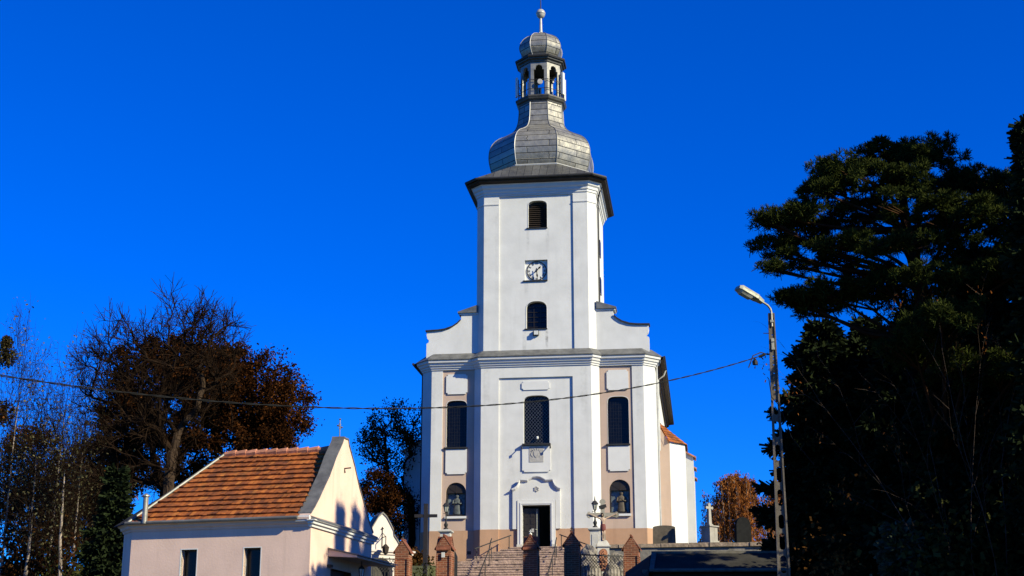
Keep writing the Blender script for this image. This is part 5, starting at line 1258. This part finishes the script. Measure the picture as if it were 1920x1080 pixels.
# --- conifers
def needles(name, mat, parent, C_, D_, L_=.22, W_=.035, k=7, spread=.75):
    n = len(C_); C2 = np.repeat(C_, k, 0); D2 = unit(np.repeat(D_, k, 0)+RNG.normal(size=(n*k, 3))*spread)
    l = L_*RNG.uniform(.6, 1.2, (n*k, 1)); s_ = unit(np.cross(D2, RNG.normal(size=(n*k, 3))))
    return quads(name, mat, parent, C2+D2*l*.5, D2*l*.5, s_*W_*.5)
def spruce(px, py_top, Y, rad_, label, cat='tree', mat=None, name='spruce_tree', dens=1.0, xy=None, top=None, group=None, droop=.35, seed=1, pw=.85):
    random.seed(seed)
    b = gbase(px, Y) if xy is None else Vector((xy[0], xy[1], ground_z(*xy)))
    H = (at(px, py_top, Y).z if top is None else top)-b.z
    t = thing(name, label, cat, b, random.uniform(0, 6), group); m = MB()
    m.tube([(0, 0, -.3), (0, 0, H*.5), (0, 0, H)], [.02*H, .012*H, .01], 8)
    Cs, Ds = [], []; z = .06*H
    while z < H*.985:
        f = z/H; Lb = rad_*(1-f)**pw*random.uniform(.75, 1.1)+.12; nb = random.randint(5, 8) if f < .9 else 4; a0 = random.uniform(0, 6)
        for k in range(nb):
            a = a0+2*math.pi*k/nb+random.uniform(-.25, .25); L_ = Lb*random.uniform(.6, 1.15); o = Vector((math.cos(a), math.sin(a), 0))
            pts = [Vector((0, 0, z)), o*L_*.35+Vector((0, 0, z-droop*L_*.15)), o*L_*.75+Vector((0, 0, z-droop*L_*.5)), o*L_+Vector((0, 0, z-droop*L_*.55+.05*L_))]
            m.tube(pts, [.025, .018, .012, .005], 3, False)
            sd_ = Vector((-o.y, o.x, 0)); ns = max(3, int(L_/.16*dens))
            for s2 in range(ns):
                u = .12+.88*(s2+random.random())/ns; i2 = 0 if u < .35 else (1 if u < .75 else 2); lo_, hi_ = (0, .35, .75, 1)[i2], (0, .35, .75, 1)[i2+1]
                p = pts[i2].lerp(pts[i2+1], (u-lo_)/(hi_-lo_)); wd2 = .42*L_*(1-u)**.7+.08
                for sg in (-1, 1):
                    r2 = random.uniform(.2, 1); Cs.append(p+sd_*sg*wd2*r2+Vector((0, 0, -.25*wd2*r2))); Ds.append((o*.6+sd_*sg*.7+Vector((0, 0, -.35)))[:])
                Cs.append(p); Ds.append((o+Vector((0, 0, .1)))[:])
        z += random.uniform(.20, .34)*(1.0 if H < 14 else 1.25)
    m.build('trunk', M_bark, t)
    needles('crown', mat or L_spruce, t, np.array([c[:] for c in Cs]), np.array(Ds), .32, .07, 6, .45)
    return t
spruce(206, 868, 56, 1.6, 'small dark spruce left of the chapel', seed=4)
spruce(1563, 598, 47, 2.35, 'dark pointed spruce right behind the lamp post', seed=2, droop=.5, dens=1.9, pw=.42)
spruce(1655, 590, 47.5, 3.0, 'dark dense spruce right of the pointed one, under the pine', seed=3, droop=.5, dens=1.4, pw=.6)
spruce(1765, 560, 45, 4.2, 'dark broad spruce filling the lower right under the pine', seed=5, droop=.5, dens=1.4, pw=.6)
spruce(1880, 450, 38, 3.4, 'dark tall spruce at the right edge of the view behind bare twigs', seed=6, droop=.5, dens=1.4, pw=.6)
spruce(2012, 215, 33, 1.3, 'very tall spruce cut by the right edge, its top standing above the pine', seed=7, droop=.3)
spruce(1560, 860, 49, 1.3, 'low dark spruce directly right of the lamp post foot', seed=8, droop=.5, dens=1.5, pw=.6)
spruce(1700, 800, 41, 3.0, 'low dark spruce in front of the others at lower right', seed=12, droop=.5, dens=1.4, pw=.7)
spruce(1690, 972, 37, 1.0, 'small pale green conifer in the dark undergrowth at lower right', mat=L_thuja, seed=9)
# off-frame row that shades the chapel gable and the right-hand thicket
for i, (x, y, h_, rr) in enumerate(((16.3, 32.9, 23.3, 1.6), (17.4, 33.7, 23.9, 1.5), (18.6, 34.3, 25.9, 2.4), (21.5, 37.0, 20, 3.0), (24, 40, 20, 3.0), (22.5, 32.5, 19, 2.8), (26, 43, 20, 3.0))):
    spruce(0, 0, 0, rr, 'tall spruce of the row outside the frame to the right', xy=(x, y), top=h_, seed=30+i, group='spruces outside the frame', dens=1.2)
# big pine
random.seed(9)
PD, PS = 38.0, .76
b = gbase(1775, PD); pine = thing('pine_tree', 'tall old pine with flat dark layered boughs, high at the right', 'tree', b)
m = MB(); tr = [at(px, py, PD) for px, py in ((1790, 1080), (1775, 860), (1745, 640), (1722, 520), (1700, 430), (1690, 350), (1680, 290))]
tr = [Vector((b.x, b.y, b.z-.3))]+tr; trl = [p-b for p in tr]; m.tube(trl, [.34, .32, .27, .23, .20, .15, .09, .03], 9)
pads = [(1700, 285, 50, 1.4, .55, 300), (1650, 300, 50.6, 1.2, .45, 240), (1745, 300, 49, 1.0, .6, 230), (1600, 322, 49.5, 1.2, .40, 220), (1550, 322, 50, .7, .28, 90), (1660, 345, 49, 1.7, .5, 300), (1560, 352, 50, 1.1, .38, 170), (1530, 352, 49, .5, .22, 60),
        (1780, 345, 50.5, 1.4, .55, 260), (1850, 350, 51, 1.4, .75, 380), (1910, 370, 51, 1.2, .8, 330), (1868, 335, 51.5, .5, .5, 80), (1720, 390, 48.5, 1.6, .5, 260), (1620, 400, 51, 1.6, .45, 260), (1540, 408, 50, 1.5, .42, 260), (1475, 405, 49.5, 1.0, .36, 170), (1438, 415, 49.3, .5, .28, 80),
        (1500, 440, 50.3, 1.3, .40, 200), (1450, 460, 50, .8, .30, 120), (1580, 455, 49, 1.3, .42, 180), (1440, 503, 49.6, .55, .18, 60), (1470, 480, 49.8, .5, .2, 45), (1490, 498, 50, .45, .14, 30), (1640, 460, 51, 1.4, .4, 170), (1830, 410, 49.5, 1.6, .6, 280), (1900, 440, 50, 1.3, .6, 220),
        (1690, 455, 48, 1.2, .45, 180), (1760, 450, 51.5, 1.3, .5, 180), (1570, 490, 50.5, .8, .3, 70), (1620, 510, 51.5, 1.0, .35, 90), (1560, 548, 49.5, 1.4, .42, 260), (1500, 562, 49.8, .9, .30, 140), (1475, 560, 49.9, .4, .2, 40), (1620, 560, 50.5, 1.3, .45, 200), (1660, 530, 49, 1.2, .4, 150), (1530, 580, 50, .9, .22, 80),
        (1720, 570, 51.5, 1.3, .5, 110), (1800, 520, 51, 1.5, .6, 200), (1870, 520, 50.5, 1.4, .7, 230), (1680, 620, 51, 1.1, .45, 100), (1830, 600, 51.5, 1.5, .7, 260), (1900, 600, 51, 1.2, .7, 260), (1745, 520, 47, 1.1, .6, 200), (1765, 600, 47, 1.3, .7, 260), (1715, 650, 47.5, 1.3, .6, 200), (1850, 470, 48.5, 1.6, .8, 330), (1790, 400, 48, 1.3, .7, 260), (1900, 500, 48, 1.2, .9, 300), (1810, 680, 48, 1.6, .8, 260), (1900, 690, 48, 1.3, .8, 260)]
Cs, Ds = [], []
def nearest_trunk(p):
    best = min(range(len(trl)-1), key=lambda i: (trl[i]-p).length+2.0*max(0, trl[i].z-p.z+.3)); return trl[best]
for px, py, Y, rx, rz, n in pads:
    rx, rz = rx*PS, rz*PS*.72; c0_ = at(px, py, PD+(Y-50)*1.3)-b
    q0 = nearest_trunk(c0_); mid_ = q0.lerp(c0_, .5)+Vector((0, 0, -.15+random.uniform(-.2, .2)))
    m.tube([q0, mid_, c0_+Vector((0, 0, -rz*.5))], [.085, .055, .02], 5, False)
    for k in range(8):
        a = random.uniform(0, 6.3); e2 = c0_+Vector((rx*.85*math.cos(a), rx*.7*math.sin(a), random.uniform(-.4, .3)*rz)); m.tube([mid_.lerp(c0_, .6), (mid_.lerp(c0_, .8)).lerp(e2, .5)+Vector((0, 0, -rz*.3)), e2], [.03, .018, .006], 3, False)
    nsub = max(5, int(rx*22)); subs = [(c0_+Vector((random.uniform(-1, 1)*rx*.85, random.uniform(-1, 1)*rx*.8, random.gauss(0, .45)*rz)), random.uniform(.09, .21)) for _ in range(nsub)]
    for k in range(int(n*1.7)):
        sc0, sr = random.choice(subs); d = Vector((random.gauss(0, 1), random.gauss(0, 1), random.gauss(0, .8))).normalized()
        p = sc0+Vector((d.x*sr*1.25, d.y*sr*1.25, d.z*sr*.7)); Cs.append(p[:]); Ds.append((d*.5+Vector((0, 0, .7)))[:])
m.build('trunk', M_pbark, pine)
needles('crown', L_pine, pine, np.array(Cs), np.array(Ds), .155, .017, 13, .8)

# --- bare shrubs with a few orange leaves in front of the thicket
P_shr = dict(seg=[6, 5, 4], wob=[.10, .14, .18], up=[.06, .03, -.03], n=[5, 3], start=[.35, .3], ang=[22, 34], lr=[.36, .45], maxlev=2, taper=.2, rr=.55, rmin=.0045)
for i, (px, py_top, Y, ln_, lb) in enumerate(((1830, 450, 35, (-.07, 0, 1), 'bare arching shrub with curled orange leaves, in the middle of the right thicket'), (1880, 430, 35, (-.04, 0, 1), 'tall bare shrub with orange leaf clusters before the pine trunk'), (1925, 500, 34, (-.05, 0, 1), 'bare shrub with orange leaves at the right edge of the view'), (1780, 560, 36, (-.05, 0, 1), 'bare shrub with hardly any leaves, leftmost of the bare shrubs before the spruces'))):
    random.seed(60+i); b = gbase(px, Y); b.z = ground_z(b.x, Y); Htop = at(px, py_top, Y).z-b.z
    t = thing('bare_shrub', lb, 'shrub', b, 0, 'bare shrubs in front of the conifers'); sk = Skel()
    for k in range(2):
        d = Vector((ln_[0]+random.gauss(0, .09), random.gauss(0, .12), 1)); sk.grow(Vector((random.gauss(0, .2), random.gauss(0, .2), -.2)), d, Htop*random.uniform(.62, .92), .016, 0, P_shr)
    sk.mb.v, sk.mb.f = sk.mb.v+sk.mb2.v, sk.mb.f+[tuple(k+len(sk.mb.v) for k in f) for f in sk.mb2.f]; sk.mb.build('stems', M_twig, t)
    tp = np.array([a[:] for a, d in sk.tips]); tp = tp[tp[:, 2] < Htop*.86]
    n = (170, 200, 150, 30)[i]; cl = tp[RNG.integers(0, len(tp), 14)]
    c_ = cl[RNG.integers(0, 14, n)]+RNG.normal(size=(n, 3))*np.array([.16, .16, .22]); rand_quads('leaves', L_gold, t, c_, .065, .45, (0, 0, .8))
# --- undergrowth
def bush(px, py_top, Y, rx, mat, label, n=2500, size=.14, name='bush', ry=None, group=None, zc=.5):
    b = gbase(px, Y); H = max(.6, at(px, py_top, Y).z-b.z)
    t = thing(name, label, 'bush', b, 0, group)
    m = MB(); cl = []
    for k in range(26):
        a = random.uniform(0, 6.28); f = random.random()**.6; hgt = H*random.uniform(.35, .98)*(1-.35*f*f); p1 = Vector((rx*f*math.cos(a), (ry or rx*.7)*f*math.sin(a), hgt))
        m.tube([(0, 0, -.2), p1*.5+Vector((0, 0, .1)), p1], [.03, .018, .006], 4, False); cl += [p1, p1*.8, p1*.62]
    m.build('stems', M_bark, t); cl = np.array([p[:] for p in cl])
    c_ = cl[RNG.integers(0, len(cl), n)]+RNG.normal(size=(n, 3))*np.array([.32, .32, .26])*max(.6, rx*.45)
    rand_quads('foliage', mat, t, c_, size); return t
random.seed(77)
bush(795, 1052, 66, 1.0, L_shrub, 'rounded green bush left of the steps, under the wooden cross', 2600, .10)
bush(760, 1030, 84, 1.4, L_brown, 'dark bush at the trunk of the tree beside the church', 1500, .16)
bush(80, 960, 66, 2.2, L_rust, 'rusty undergrowth bush below the birches', 2600, .16)
bush(20, 900, 72, 2.4, L_brown, 'dark brown bush low at the left edge', 2600, .18)
bush(140, 1000, 62, 1.8, L_shrub, 'low green brown bush between the birches and the dark spruce', 2000, .14)
bush(1570, 1012, 41, 1.0, L_gold, 'low bush with sunlit orange leaves at lower right', 1100, .10)
bush(1640, 900, 44, 2.0, L_brown, 'dark brown leafy bush under the spruces', 3000, .15)
bush(1830, 880, 36, 2.2, L_shrub, 'dark green bush in the lower right corner', 3000, .13)
bush(1530, 960, 47, 1.6, L_rust, 'dark rusty bush right of the lamp post foot', 2200, .14)
bush(1440, 1012, 110, 1.6, L_rust, 'reddish low bush among the graves under the weeping birches', 1200, .16)
